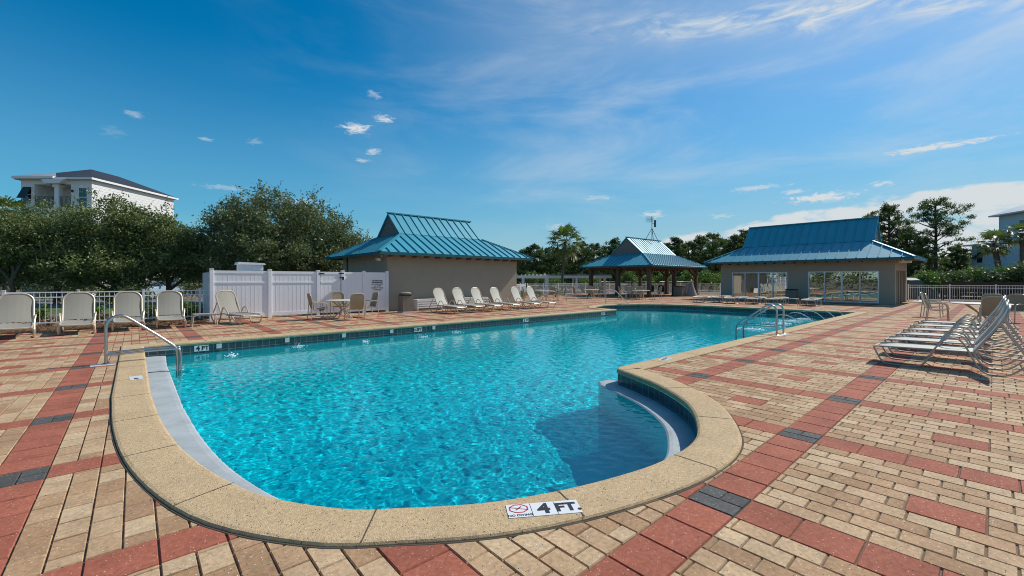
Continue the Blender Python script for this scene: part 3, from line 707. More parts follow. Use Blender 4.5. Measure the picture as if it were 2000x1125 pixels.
# ================================================================== FENCES
def picket_fence(name, pts, label, post_sp=2.1, h=1.2, pick=.115, dark=None, parent=None, mt='picket', z0=0.0):
    root = thing(name, (pts[0][0], pts[0][1], z0), 0, label, 'fence'); o0 = Vector(pts[0])
    pk = MT[mt]
    postset = []
    for p, q in zip(pts[:-1], pts[1:]):
        p, q = Vector(p), Vector(q); L = (q-p).length; n_ = max(1, round(L/post_sp)); t = (q-p)/L; ang = math.atan2(t.y, t.x)
        for k in range(n_+1):
            c = p+t*(L*k/n_)-o0
            if not any((c-e).length < .05 for e in postset):
                postset.append(c); b = MB(); b.cbox((c.x, c.y, h/2), (.065, .065, h), ang); b.cbox((c.x, c.y, h+.012), (.082, .082, .022), ang); b.build('post', pk, root)
        for k in range(n_):
            a_ = p+t*(L*k/n_)-o0; c_ = p+t*(L*(k+1)/n_)-o0; b = MB(); s_ = L/n_
            for zz in (h-.06, h-.22, .12): b.beam((a_+t*.033).to_3d()+Vector((0,0,zz)), (c_-t*.033).to_3d()+Vector((0,0,zz)), .028, .035)
            m_ = max(2, round(s_/pick))
            for i in range(1, m_):
                e = a_+t*(s_*i/m_); b.cbox((e.x, e.y, (h-.06+.05)/2+.02), (.017, .017, h-.06-.05), ang)
            b.build('picket_panel', pk, root)
    return root
picket_fence('picket_fence', [(-8.0, 20.3), (-6.3, 20.3), (-4.66, 20.3), (-3.02, 20.3), (-1.4, 20.3), (.25, 20.3), (1.89, 20.3), (2.35, 20.3)], 'white picket fence behind the left row of loungers ending at the vinyl enclosure', 1.64, 1.16, .126)
picket_fence('picket_fence', [(17.6, 23.4), (20.6, 24.6), (25.4, 27.6)], 'white picket fence between the windowless pool house and the open gate', 2.0, 1.2)
picket_fence('picket_fence', [(27.2, 28.6), (44, 28.6), (44, 12.0), (40.4, 12.0)], 'white picket fence running behind the timber pavilion', 2.2, 1.2)
picket_fence('picket_fence', [(41.6, 4.1), (41.6, -12.5)], 'white picket fence at the right beyond the dining table, in front of the hedge', 2.1, 1.2)
# open gate leaf
gt = thing('pool_gate', (25.4, 27.6, 0), R(33), 'white picket gate standing beside the near left posts of the pavilion', 'gate')
b = MB(); b.cbox((0,0,.62),(.08,.08,1.24)); b.cbox((1.9,0,.62),(.08,.08,1.24)); b.build('post', MT['picket'], gt)
b = MB()
for zz in (.12, .98, 1.14): b.box(.05, 1.85, -.015, .015, zz-.018, zz+.018)
for k in range(1, 16): b.cbox((.05+1.8*k/16, 0, .62), (.017, .017, 1.04))
b.build('gate_leaf', MT['picket'], gt)

# ---- white vinyl enclosure
ve = thing('vinyl_enclosure', (2.14, 19.2, 0), 0, 'tall solid white vinyl fence enclosure with gate joining the windowless pool house', 'fence')
posts = [0, 1.915, 3.75, 4.79, 5.755, 6.88]; ve.scale = (1, 1, 1.01)
for k, px_ in enumerate(posts):
    b = MB(); b.cbox((px_, 0, .93), (.13, .13, 1.9)); b.cbox((px_, 0, 1.89), (.145, .145, .03)); b.build('post', MT['vinyl'], ve, bevel=.008)
def vinyl_panel(a, c, rail=True, z0=.08):
    b = MB(); b.box(a, c, -.022, .022, z0+.1, 1.76)
    b.box(a, c, -.04, .04, 1.74, 1.84); b.box(a, c, -.04, .04, z0, z0+.13)
    if rail: b.box(a, c, -.04, .04, 1.36, 1.43)
    n_ = max(2, round((c-a)/.155))
    for k in range(1, n_): b.box(a+(c-a)*k/n_-.007, a+(c-a)*k/n_+.007, -.0255, .0255, z0+.13, 1.74)
    return b
vinyl_panel(.065, 1.85).build('panel', MT['vinyl'], ve); vinyl_panel(1.98, 3.685).build('panel', MT['vinyl'], ve)
gate = vinyl_panel(3.85, 4.69).build('gate', MT['vinyl'], ve)
vinyl_panel(4.855, 5.69, False).build('panel', MT['vinyl'], ve); vinyl_panel(5.82, 6.815, False).build('panel', MT['vinyl'], ve)
for zz in (1.76, .22):
    b = MB(); b.cbox((3.85, -.05, zz), (.30, .02, .05)); b.cbox((3.81, -.06, zz), (.05, .03, .09)); b.build('hinge', MT['black'], gate)
b = MB(); b.cbox((4.73, -.055, 1.77), (.22, .02, .045)); b.build('hinge', MT['black'], gate)
b = MB(); b.cbox((4.79, -.085, 1.56), (.07, .05, .13)); b.cbox((4.71, -.075, 1.6), (.16, .03, .035)); b.build('latch', MT['black'], gate)
for seg in (((0, 0), (0, 2.4)), ):
    b = MB(); b.box(-.022, .022, .065, 2.5, .1, 1.78); b.build('side_panel', MT['vinyl'], ve)
# warning sign
sg = thing('warning_sign', (8.53, 19.165, 1.24), 0, 'small white warning sign with black header on the vinyl enclosure', 'sign')
b = MB(); b.box(-.26, .26, -.008, .002, -.27, .27); b.build('board', MT['white'], sg, bevel=.003)
b = MB(); b.box(-.255, .255, -.0105, -.0085, .13, .262); b.build('header', mat('sign_header', (.06, .02, .05), .5), sg)
text_mb('WARNING!', .112, MT['white'], sg, (0, -.0125, .196), (PI/2, 0, 0), bold=.003)
for k, tx in enumerate(('NO LIFEGUARD', 'ON DUTY', 'SWIM AT YOUR', 'OWN RISK')): text_mb(tx, .078, MT['ink'], sg, (0, -.0095, .065-k*.088), (PI/2, 0, 0), bold=.003)
# white equipment box rising behind the enclosure
eb = thing('equipment_box', (3.55, 20.2, 0), 0, 'white louvered equipment box with a wide lid showing above the vinyl enclosure', 'box')
b = MB(); b.box(-.42, .42, -.3, .3, -.03, 2.12); b.build('body', MT['white'], eb)
b = MB(); b.prism([(-.50, 2.12), (.50, 2.12), (.46, 2.19), (-.46, 2.22)], 'y', -.38, .38); b.build('lid', MT['white'], eb)
b = MB(); b.box(.0, .40, -.318, -.302, 1.9, 2.08); b.build('louver', MT['vinyl'], eb)

# ================================================================== FURNITURE
def rounded_panel(w_, h_, r_, n_=6, taper=0.0):
    """outline of a back panel in (y,z'), square at the bottom, rounded on top"""
    hw = w_/2; pts = [(-hw+taper, 0), (hw-taper, 0)]
    for k in range(n_+1):
        a = PI/2*k/n_; pts.append((hw-r_+r_*math.cos(a), h_-r_+r_*math.sin(a)))
    for k in range(n_+1):
        a = PI/2+PI/2*k/n_; pts.append((-hw+r_+r_*math.cos(a), h_-r_+r_*math.sin(a)))
    return pts
def lounger(name, frame, sling, back_deg, label, flat=False, foot=.31, hip=.34, r=.0165):
    root = thing(name, (0,0,0), 0, label, 'sun lounger'); W = .31
    # seat sling: slightly sagging between the two rails
    b = MB(); nx_ = 10; xs_ = [i*1.24/nx_ for i in range(nx_+1)]; vs = []
    for i, x_ in enumerate(xs_):
        zc = foot+(hip-foot)*x_/1.24 + .03*math.sin(PI*x_/1.24)*0 + (.035*math.exp(-((x_-.0)/.12)**2)*-1)
        for j in range(7):
            yy = -W+2*W*j/6; vs.append((x_, yy, zc-.022*(1-(yy/W)**2)))
    b.add(vs, [(i*7+j, (i+1)*7+j, (i+1)*7+j+1, i*7+j+1) for i in range(nx_) for j in range(6)], True)
    b.add([(v[0], v[1], v[2]-.006) for v in vs], [(i*7+j+1, (i+1)*7+j+1, (i+1)*7+j, i*7+j) for i in range(nx_) for j in range(6)], True)
    b.build('seat_sling', sling, root)
    b = MB(); b.tube(crom([(1.26, -W-.012, hip), (.7, -W-.012, foot+.018), (.08, -W-.012, foot-.002), (.0, -W+.05, foot-.03), (-.012, 0, foot-.036), (.0, W-.05, foot-.03), (.08, W+.012, foot-.002), (.7, W+.012, foot+.018), (1.26, W+.012, hip)], 5), r, 7)
    for x_ in (.45, .95): b.tube([(x_, -W, foot-.02), (x_, 0, foot-.055), (x_, W, foot-.02)], r*.7, 6)
    b.build('seat_frame', frame, root)
    # back panel, hinged at the hip
    ang = R(back_deg if not flat else 3); ca, sa = math.cos(ang), math.sin(ang); Hb = .84
    ol = rounded_panel(2*W+.02, Hb, .22)
    def tr(y_, h_, d_=0.0): 
        bow = .035*math.sin(PI*min(1, h_/Hb)) + d_ - .022*(1-(y_/W)**2)*(-1 if False else 1)
        return (1.24+ca*h_+sa*bow, y_, hip+.01+sa*h_-ca*bow)
    b = MB(); rows = 12; vs = []
    for i in range(rows+1):
        h_ = Hb*i/rows; hw = W+.01
        if h_ > Hb-.22: hw = (W+.01)-.22+math.sqrt(max(0, .22**2-(h_-(Hb-.22))**2))
        for j in range(7): vs.append(tr(-hw+2*hw*j/6, h_))
    b.add(vs, [(i*7+j, i*7+j+1, (i+1)*7+j+1, (i+1)*7+j) for i in range(rows) for j in range(6)], True)
    vs2 = [(v[0]+sa*.007, v[1], v[2]-ca*.007) for v in vs]
    b.add(vs2, [(i*7+j, (i+1)*7+j, (i+1)*7+j+1, i*7+j+1) for i in range(rows) for j in range(6)], True)
    bs = b.build('back_sling', sling, root)
    b = MB(); b.tube([tr(y_*1.02, h_, .004) for y_, h_ in (ol[1:]+ol[:1])], r*1.05, 7); b.build('back_frame', frame, bs)
    # legs: one bent tube each side - foot loop, arm hoop, rear loop
    for sy in (-1, 1):
        Y = sy*(W+.035)
        if flat: path = [(.02, sy*W, foot-.02), (.05, Y, foot-.1), (.11, Y, .04), (.2, Y, r), (.42, Y, r), (.55, Y, .08), (.64, Y, hip-.03), (1.3, Y, hip-.01), (1.42, Y, .1), (1.5, Y, r), (1.68, Y, r), (1.78, Y, .1), (1.88, Y, hip-.02)]
        else: path = [(.0, sy*W, foot-.03), (.03, Y, foot-.09), (.11, Y, .06), (.2, Y, r), (.52, Y, r), (.66, Y, .08), (.80, Y, .36), (.92, Y+sy*.02, .52), (1.03, Y+sy*.02, .545), (1.13, Y, .46), (1.27, Y, .14), (1.36, Y, .03), (1.46, Y, r), (1.60, Y, .03), (1.72, Y, .13), (1.84, Y-sy*.02, .27)]
        b = MB(); b.tube(crom(path, 5), r, 7); b.build('leg_frame', frame, root)
    b = MB()
    if not flat:
        hx_ = 1.24+ca*.5
        for sy in (-1, 1):
            b.tube([(1.26, sy*(W-.0), hip-.02), (1.84, sy*(W-.0), .275)], r*.8, 6); b.tube([tr(sy*W*.92, .52, .012), (1.80, sy*W*.92, .29)], r*.7, 6)
        b.tube([(1.84, -W-.02, .275), (1.84, W+.02, .275)], r*.8, 6); b.build('support_bar', frame, root)
    return root
lpro = lounger('sun_lounger', MT['frame'], MT['sling'], 66, 'beige sling lounger', r=.023)
used = []; grp = 'beige sling loungers lined up along the left fence'
for x_, y_, rz, lb in ((-2.28, 16.35, 96, 'beige lounger cut off by the left edge of the photo'), (-1.18, 16.55, 92, 'beige lounger left of the first red paver column, second in the left fence row'),
                   (-.12, 16.75, 91, 'beige lounger seen behind the top of the near handrail'), (.86, 16.8, 89, 'beige lounger just left of the low side table by the fence'),
                   (3.02, 16.75, 112, 'beige lounger alone in front of the vinyl enclosure, right of the low side table')):
    place(lpro, used, (x_, y_, 0), R(rz), lb, grp)
l2 = lounger('sun_lounger', MT['frame'], mat('cream_sling', (.50, .475, .40), .7, var=.06, vscale=3, bump=.2, bscale=350), 64, 'beige sling lounger', r=.018); used2 = []
grp = 'beige loungers in front of the windowless pool house'
for x_, y_, rz, lb in ((10.95, 15.75, 100, 'beige lounger nearest the ribbed trash can, first of the row before the windowless wall'), (12.05, 15.85, 99, 'beige lounger second from the ribbed trash can before the windowless wall'),
                   (13.15, 15.85, 99, 'beige lounger third from the ribbed trash can, left of the sunlit wall patch'), (14.35, 15.85, 98, 'beige lounger in front of the sunlit patch at the wall end'),
                   (15.8, 15.85, 98, 'beige lounger just past the right end of the windowless wall'), (16.95, 15.85, 98, 'beige lounger closest to the far dining set, last of the wall row')):
    place(l2, used2, (x_, y_, 0), R(rz), lb, grp)
wpro = lounger('sun_lounger', MT['frame2'], MT['sling2'], 62, 'white sling lounger', r=.0135); used = []
grp = 'white sling loungers standing close together on the right deck'
names = ['white lounger nearest the camera at the right, its foot end over the red band', 'white lounger second from the front of the right-hand row', 'white lounger third from the front of the right-hand row',
         'white lounger fourth from the front of the right-hand row', 'white lounger fifth from the front of the right-hand row', 'white lounger at the far back of the right-hand row, closest to the dining table']
for k in range(6): place(wpro, used, (10.42+k*1.22+.02*k*k, 1.46+.02*math.sin(k*2.1), 0), R(-90+1.5*math.sin(k*1.7)), names[k], grp)
bpro = place(copy_tree(lpro), [], (24.6, -1.75, 0), R(200), 'beige lounger at the right edge behind the dining chairs, nearer of two', 'beige loungers at the right edge')
place(copy_tree(lpro), [], (25.8, -1.9, 0), R(200), 'beige lounger at the right edge behind the dining chairs, farther of two', 'beige loungers at the right edge')
fpro = lounger('sun_lounger', MT['frame'], MT['sling'], 0, 'flat lounger', flat=True, foot=.37, hip=.37); used = []
grp = 'flat beige loungers before the glass doors'
for x_, y_, rz, lb in ((28.2, 13.15, -3, 'flat lounger at the left end of the row before the glass doors'), (28.9, 12.2, 4, 'flat lounger second from the left before the glass doors'), (28.2, 11.15, -4, 'flat lounger third from the left before the glass doors'),
                   (28.5, 9.95, 2, 'flat lounger in the middle of the row, before the left glass doors'), (28.8, 8.95, -2, 'flat lounger just left of the low arched table'), (28.9, 7.1, 3, 'flat lounger at the right end of the row, right of the low arched table')):
    place(fpro, used, (x_, y_, 0), R(rz), lb, grp)
# low tables
def low_table(loc, rz, label, h=.40, w_=.62, arched=False):
    t = thing('side_table', (*loc, 0), rz, label, 'side table'); b = MB(); b.box(-w_/2, w_/2, -.24, .24, h-.025, h); b.build('tabletop', MT['sling'], t, bevel=.01)
    for sy in (-1, 1):
        for sx in (-1, 1):
            b = MB(); b.tube(crom([(sx*(w_/2-.14), sy*.22, h-.03), (sx*(w_/2-.02), sy*.22, h-.07), (sx*(w_/2+.0), sy*.22, .2), (sx*(w_/2+.03), sy*.22, .01)], 4), .019, 7); b.build('leg', MT['frame'], t)
low_table((1.72, 17.2), R(0), 'low beige side table between two loungers by the left fence')
low_table((29.2, 8.0), R(92), 'low arched side table between the flat loungers', .42, .7)
# dining chair and table
def dining_chair(frame, sling):
    root = thing('patio_chair', (0,0,0), 0, 'sling patio chair', 'chair'); W = .25; r = .014       # faces local +x
    b = MB(); vs = []
    for i in range(7):
        x_ = -.2+.46*i/6
        for j in range(5): yy = -W+2*W*j/4; vs.append((x_, yy, .40+.05*i/6-.02*math.sin(PI*i/6)-.012*(1-(yy/W)**2)))
    b.add(vs, [(i*5+j, (i+1)*5+j, (i+1)*5+j+1, i*5+j+1) for i in range(6) for j in range(4)], True); b.add([(v[0], v[1], v[2]-.008) for v in vs], [(i*5+j+1, (i+1)*5+j+1, (i+1)*5+j, i*5+j) for i in range(6) for j in range(4)], True)
    b.build('seat', sling, root)
    Hb, ang = .60, R(104); ca, sa = math.cos(ang), math.sin(ang)
    def tr(y_, h_, d_=0): return (-.2+ca*h_+d_*sa, y_, .40+sa*h_-d_*ca)
    b = MB(); vs = []
    for i in range(11):
        h_ = Hb*i/10; hw = W
        if h_ > Hb-.12: hw = W-.12+math.sqrt(max(0, .12**2-(h_-(Hb-.12))**2))
        for j in range(5): vs.append(tr(-hw+2*hw*j/4, h_, -.02*math.sin(PI*i/10)))
    b.add(vs, [(i*5+j, i*5+j+1, (i+1)*5+j+1, (i+1)*5+j) for i in range(10) for j in range(4)], True); b.add([(v[0]-.008, v[1], v[2]) for v in vs], [(i*5+j, (i+1)*5+j, (i+1)*5+j+1, i*5+j+1) for i in range(10) for j in range(4)], True)
    bk = b.build('backrest', sling, root)
    ol = rounded_panel(2*W+.02, Hb+.01, .13); b = MB(); b.tube([tr(y_, h_) for y_, h_ in (ol[1:]+ol[:1])], r, 7); b.build('back_frame', frame, bk)
    for sy in (-1, 1):
        Y = sy*(W+.03)
        b = MB(); b.tube(crom([(.25, Y, .012), (.235, Y, .3), (.22, Y, .55), (.15, Y, .635), (.0, Y, .655), (-.26, Y, .65)], 4), r*1.1, 7); b.build('armrest', frame, root)
        b = MB(); b.tube(crom([(-.27, Y, .65), (-.29, Y, .4), (-.33, Y, .012)], 4), r*1.1, 7); b.build('leg', frame, root)
        b = MB(); b.tube([(.28, sy*W, .45), (.1, sy*W, .415), (-.2, sy*W, .40)], r, 6); b.build('seat_rail', frame, root)
    return root
def round_table(loc, rd, label, h=.72, mt='tabletop'):
    t = thing('patio_table', (*loc, 0), 0, label, 'table'); b = MB(); b.lathe([(rd-.03, h-.035), (rd, h-.028), (rd, h-.006), (rd-.015, h)], n=36); b.build('tabletop', MT[mt], t)
    for k in range(4):
        a = PI/4+PI/2*k; c, s_ = math.cos(a), math.sin(a); b = MB(); b.tube(crom([(c*rd*.7, s_*rd*.7, h-.04), (c*.10, s_*.10, .40), (c*.12, s_*.12, .26), (c*rd*.62, s_*rd*.62, .012)], 5), .024, 7); b.build('leg', MT['frame'], t)
    b = MB(); b.lathe([(.09, .3), (.09, .36)], n=14); b.build('hub', MT['frame'], t)
    return t
cpro = dining_chair(MT['frame'], MT['slingbrown']); used = []
def chair(x_, y_, face, label, grp): place(cpro, used, (x_, y_, 0), face, label, grp)
def look(x_, y_, tx, ty): return math.atan2(ty-y_, tx-x_)
g1 = 'chairs around the round table by the vinyl enclosure'
round_table((6.15, 17.0), .62, 'round cream patio table by the vinyl enclosure')
for x_, y_, lb, dr in ((5.25, 17.05, 'tan patio chair left of the cream table, seen from its side', 0), (6.35, 17.95, 'tan patio chair behind the cream table, before the vinyl gate', .1), (6.25, 16.1, 'tan patio chair with its back to the camera at the cream table', -.1), (7.15, 16.95, 'tan patio chair right of the cream table, below the warning sign', .1)):
    chair(x_, y_, look(x_, y_, 6.15, 17.0)+dr, lb, g1)
g2 = 'chairs at the table beyond the wall row of loungers'
round_table((22.4, 21.6), .62, 'round patio table beyond the last wall-row lounger, before the picket fence')
for x_, y_, lb in ((21.3, 22.4, 'patio chair left of the table beyond the wall-row loungers'), (23.3, 20.9, 'patio chair right of the table beyond the wall-row loungers, seen from behind'), (23.5, 22.1, 'patio chair half hidden behind the right chair of the table beyond the loungers')):
    chair(x_, y_, look(x_, y_, 22.4, 21.6), lb, g2)
g3 = 'chairs in the shade at the left posts of the pavilion'
round_table((28.1, 21.9), .62, 'round patio table in the shade at the left front post of the pavilion')
for x_, y_, lb in ((27.0, 22.5, 'patio chair left of the shaded table, nearest the gate'), (28.9, 22.7, 'patio chair behind the shaded table at the left post'), (29.1, 21.9, 'patio chair right of the shaded table, behind the far handrail')):
    chair(x_, y_, look(x_, y_, 28.1, 21.9), lb, g3)
g4 = 'chairs at the sunlit table before the pavilion'
round_table((29.3, 18.1), .66, 'round cream patio table standing in the sun before the pavilion')
for x_, y_, lb in ((28.4, 19.1, 'patio chair left of the sunlit table, right of the far handrail'), (29.9, 19.3, 'patio chair behind the sunlit table before the pavilion'), (30.2, 17.3, 'patio chair right of the sunlit table, lit orange by the sun'), (30.6, 19.0, 'patio chair at the back right of the sunlit table')):
    chair(x_, y_, look(x_, y_, 29.3, 18.1), lb, g4)
g5 = 'chairs around the dining table on the right deck'
round_table((21.35, .30), .72, 'round cream dining table behind the right-hand loungers')
for x_, y_, rz, lb in ((22.0, 1.35, -PI/2, 'tan chair left of the right dining table, seen edge-on from its side'), (19.75, .02, .05, 'tan chair with its broad back to the camera behind the white loungers'), (22.7, .05, PI, 'tan chair on the far side of the right dining table, facing the camera'),
                       (24.2, 1.65, -PI/2-.08, 'tan chair behind the edge-on chair, nearer the picket fence'), (23.3, -.35, 2.6, 'tan chair farthest right behind the dining table')):
    chair(x_, y_, look(x_, y_, 21.0, .45) if rz is None else rz, lb, g5)
# dark chairs + grill cover under the pavilion
dpro = dining_chair(MT['darkwood'], MT['darkwood']); u2 = []
for x_, y_, lb in ((36.1, 21.3, 'dark brown chair under the pavilion, left of two'), (36.9, 20.7, 'dark brown chair under the pavilion, right of two, beside the square bin')): place(dpro, u2, (x_, y_, 0), R(200), lb, 'dark chairs under the pavilion')
def square_bin(loc, label, w_=.5, h=.95, m_='bin', ribs=True, hood=True):
    t = thing('trash_can', (*loc, 0), 0, label, 'trash can'); b = MB(); b.box(-w_/2, w_/2, -w_/2, w_/2, .05, h*.82); bd = b.build('body', MT[m_], t)
    if ribs:
        r_ = MB()
        for k in range(10):
            q = -w_/2+w_*(k+.5)/10
            r_.box(q-.012, q+.012, -w_/2-.012, -w_/2, .08, h*.8); r_.box(q-.012, q+.012, w_/2, w_/2+.012, .08, h*.8); r_.box(-w_/2-.012, -w_/2, q-.012, q+.012, .08, h*.8); r_.box(w_/2, w_/2+.012, q-.012, q+.012, .08, h*.8)
        r_.build('ribs', MT[m_], bd)
    b = MB(); b.box(-w_/2-.03, w_/2+.03, -w_/2-.03, w_/2+.03, 0, .05); b.build('base', MT['plate'] if ribs else MT[m_], t)
    b = MB(); b.lathe([(w_*.62, h*.83), (w_*.66, h*.87), (w_*.55, h*.90)], n=24); b.build('rim', MT['grille'], t)
    if hood: b = MB(); b.lathe([(w_*.5, h*.90), (w_*.52, h*.94), (w_*.42, h*.985), (w_*.2, h)], n=24); b.build('lid', MT['bin'], t)
square_bin((9.45, 18.15), 'ribbed taupe trash can with domed lid at the corner of the windowless pool house')
square_bin((33.9, 9.25), 'dark square trash can against the wall between the two sets of glass doors', .6, .98, 'vent', False, False)
square_bin((37.6, 19.2), 'grey square bin at the right front post of the pavilion', .8, 1.1, 'vent', False, False)
# slatted benches against the windowless wall
def slat_bench(loc, L, label):
    t = thing('slatted_bench', (*loc, 0), 0, label, 'bench')
    for k in range(4): b = MB(); b.box(-L/2, L/2, -.018, .018, .13+k*.105, .13+k*.105+.075); b.build('front_slat', MT['white'], t)
    for k in range(3): b = MB(); b.box(-L/2, L/2, .06+k*.14, .06+k*.14+.11, .53, .56); b.build('seat_slat', MT['white'], t)
    for sx in (-1, 1):
        b = MB(); b.box(sx*(L/2-.06)-.03, sx*(L/2-.06)+.03, .02, .44, 0, .53); b.build('end_frame', MT['white'], t)
slat_bench((10.95, 18.45), 1.45, 'white slatted bench right of the ribbed trash can'); slat_bench((13.7, 18.5), 1.9, 'white slatted bench behind the wall-row loungers')
# umbrella base, grey cone cover
ub = thing('umbrella_base', (39.7, 3.4, 0), 0, 'weighted umbrella base on the deck at the right corner of the glass-door house', 'umbrella base'); b = MB(); b.lathe([(.5, 0), (.5, .05), (.2, .12), (.06, .16)], n=20); b.build('weight', MT['plate'], ub); b = MB(); b.tube([(0,0,.1),(0,0,.4)], .03, 8); b.build('stem', MT['frame'], ub)
cc = thing('grill_cover', (38.6, 18.6, 0), 0, 'grey cone shaped canvas cover with pale knob beside the right pavilion post', 'cover'); b = MB(); b.lathe([(.55, .0), (.5, .12), (.3, .7), (.12, 1.2), (.06, 1.35)], n=16); b.build('canvas', MT['coverg'], cc); b = MB(); b.lathe([(.03, 1.35), (.09, 1.42), (.09, 1.48), (.02, 1.54)], n=12); b.build('knob', MT['frame'], cc)

# ================================================================== POOL FITTINGS
def flange(p, root): b = MB(); b.lathe([(.055, p[2]), (.055, p[2]+.012), (.03, p[2]+.03)], (p[0], p[1]), 16); b.build('flange', MT['chrome'], root)
hr = thing('pool_handrail', (-.375, 10.45, 0), 0, 'stainless entry handrail at the near left corner of the pool', 'handrail')
b = MB(); b.tube(crom([(0,0,.0), (0,0,.4), (.0,0,.68), (.05,0,.80), (.16,0,.855), (.28,0,.82), (.6,0,.55), (.88,0,.30), (.97,0,.20), (1.0,0,.08), (1.0,0,-.2), (1.0,0,-.8)], 7), .0245, 12); b.build('top_rail', MT['chrome'], hr)
for dy, zz in ((-.028, .165), (.03, .20)):
    b = MB(); b.tube(crom([(.02, dy, zz), (.5, dy, zz+.015), (.96, dy, zz+.01), (1.04, dy, zz-.05), (1.05, dy, -.2), (1.05, dy, -.7)], 5), .019, 10); b.build('lower_rail', MT['chrome'], hr)
b = MB(); b.box(-.2, .13, -.13, .10, .001, .006); b.build('base_plate', MT['plate'], hr); flange((0, 0, .006), hr)
ld = thing('pool_ladder', (13.0, 3.9, 0), 0, 'pair of stainless ladder rails over the right edge of the pool', 'ladder')
for dx in (0, .55):
    b = MB(); b.tube(crom([(dx,0,0), (dx,0,.45), (dx,.0,.66), (dx,.06,.78), (dx,.17,.82), (dx,.29,.77), (dx,.75,.42), (dx,.96,.27), (dx,1.03,.18), (dx,1.05,.05), (dx,1.05,-.25), (dx,1.05,-.9)], 7), .0245, 12); b.build('rail', MT['chrome'], ld)
    b = MB(); b.tube([(dx, .02, .23), (dx, 1.04, .23)], .018, 10); b.build('cross_bar', MT['chrome'], ld); flange((dx, 0, .0), ld)
for zz in (-.45, -.75): b = MB(); b.box(0, .55, 1.0, 1.1, zz, zz+.03); b.build('tread', MT['white'], ld)
b = MB(); b.box(-.12, .67, -.12, .12, .001, .005); b.build('base_plate', MT['plate'], ld)
fr_ = thing('pool_handrail', (21.6, 15.75, 0), math.atan2(14.9-15.75, 23.2-21.6), 'stainless handrail sloping into the water at the far end of the pool', 'handrail')
b = MB(); b.tube(crom([(0,0,0), (0,0,.55), (.02,0,.74), (.1,0,.80), (.3,0,.815), (.62,0,.82), (.74,0,.76), (1.1,0,.42), (1.75,0,-.2), (2.0,0,-.45)], 7), .026, 10); b.build('rail', MT['chrome'], fr_); flange((0, 0, 0), fr_)
# depth markers set in the coping
def marker(loc, rz, tiles, label, wall=False, s_=.155):
    t = thing('depth_marker', loc, rz, label, 'pool marker')
    if wall: t.rotation_euler = (PI/2, 0, rz)
    n_ = len(tiles)
    for k, tx in enumerate(tiles):
        x_ = (k-(n_-1)/2)*(s_+.005); b = MB(); b.box(x_-s_/2, x_+s_/2, -s_/2, s_/2, 0, .0025); tl = b.build('tile', MT['tileface'], t)
        if tx == '#':
            oc = [(x_+.062*math.cos(PI/8+PI/4*i), .022+.049*math.sin(PI/8+PI/4*i), .0032) for i in range(8)]; b = MB()
            for i in range(8): b.beam(oc[i], oc[(i+1) % 8], .008, .0012)
            b.beam(oc[3], oc[7], .006, .0012); b.build('red_octagon', MT['redink'], tl)
            b = MB(); b.beam((x_-.02, .005, .0036), (x_+.02, .044, .0036), .007, .0012); b.build('diver', MT['ink'], tl)
            text_mb('NO DIVING', .030, MT['ink'], tl, (x_, -.056, .0028), (0,0,0), bold=.0009)
        elif tx: text_mb(tx, {1: .16, 2: .13, 3: .13}.get(len(tx), .06), MT['ink'], tl, (x_, -.004, .0028), (0,0,0), bold=.006)
    return t
marker((1.975, 1.925, .0262), R(-33), ['#', '4', 'FT.'], 'white NO DIVING and 4 FT. tiles on the near coping')
marker((.02, 8.58, .0262), R(92), ['4 FT', ''], 'small white marker tile on the left coping', s_=.15)
marker((7.42, 4.08, .0262), R(4), ['4', 'FT'], 'white 4 FT tiles on the right coping near the corner', s_=.15)
for x_, tl, lb in ((1.22, ['4', 'FT'], 'white 4 FT tiles on the far waterline, nearest the left corner'), (7.06, ['4.5', 'FT'], 'white 4.5 FT tiles on the far waterline, halfway along'), (11.99, ['5', 'FT'], 'white 5 FT tiles on the far waterline before the wall-row loungers'), (17.2, ['5', 'FT'], 'white tiles on the far waterline by its right end')):
    marker((x_, 12.697, -.145), 0, tl, lb, wall=True, s_=.14)
for y_, lb in ((12.6, 'white depth tiles under the coping beside the far handrail'), (8.1, 'white depth tiles under the coping before the glass doors')):
    t = marker((24.88, y_, -.145), R(-90), ['5', 'FT'], lb, wall=True, s_=.14)
# jets: nozzle, arc of water, splash
def jet(name, P, V, label, grp, rr, spl, nozzle, tmax=None):
    P = Vector(P); V = Vector(V); t = thing(name, P, 0, label, 'water jet', grp); g_ = 9.8
    tm = (V.z+math.sqrt(V.z**2+2*g_*(P.z-WZ)))/g_
    n_ = 26; pts = [V*(tm*k/n_)+Vector((0,0,-.5*g_*(tm*k/n_)**2)) for k in range(n_+1)]
    b = MB(); cut = int(n_*.62); b.tube(pts[:cut], [rr*(1+.25*math.sin(k*2.3)) for k in range(cut)], 6)
    for k in range(cut, n_+1):
        for q in range(2):
            p = pts[k]+Vector((rnd.gauss(0, .012), rnd.gauss(0, .012), rnd.gauss(0, .012))); r_ = rr*rnd.uniform(.35, .95); b.lathe([(r_*.6, p.z-r_*.7), (r_, p.z), (r_*.6, p.z+r_*.7)], (p.x, p.y), 6)
    b.build('stream', MT['stream'], t)
    b = MB(); e = pts[-1]
    dirv = Vector((V.x, V.y, 0)).normalized()
    for k in range(int(70*spl)):
        a = rnd.uniform(0, 2*PI); q = abs(rnd.gauss(0, .10*spl)); p = Vector((math.cos(a)*q, math.sin(a)*q, 0))+dirv*abs(rnd.gauss(0, .12*spl)); hgt = abs(rnd.gauss(0, .035))*max(0, 1-q*2.5); r_ = rnd.uniform(.006, .019)
        b.lathe([(r_*.5, e.z+hgt-.002), (r_, e.z+hgt+r_*.35), (r_*.4, e.z+hgt+r_*.8)], (e.x+p.x, e.y+p.y), 6)
    b.build('splash', MT['foam'], t)
    if nozzle:
        b = MB(); b.box(-.055, .055, .012, .032, -.055, .055); b.build('nozzle', MT['plate'], t)
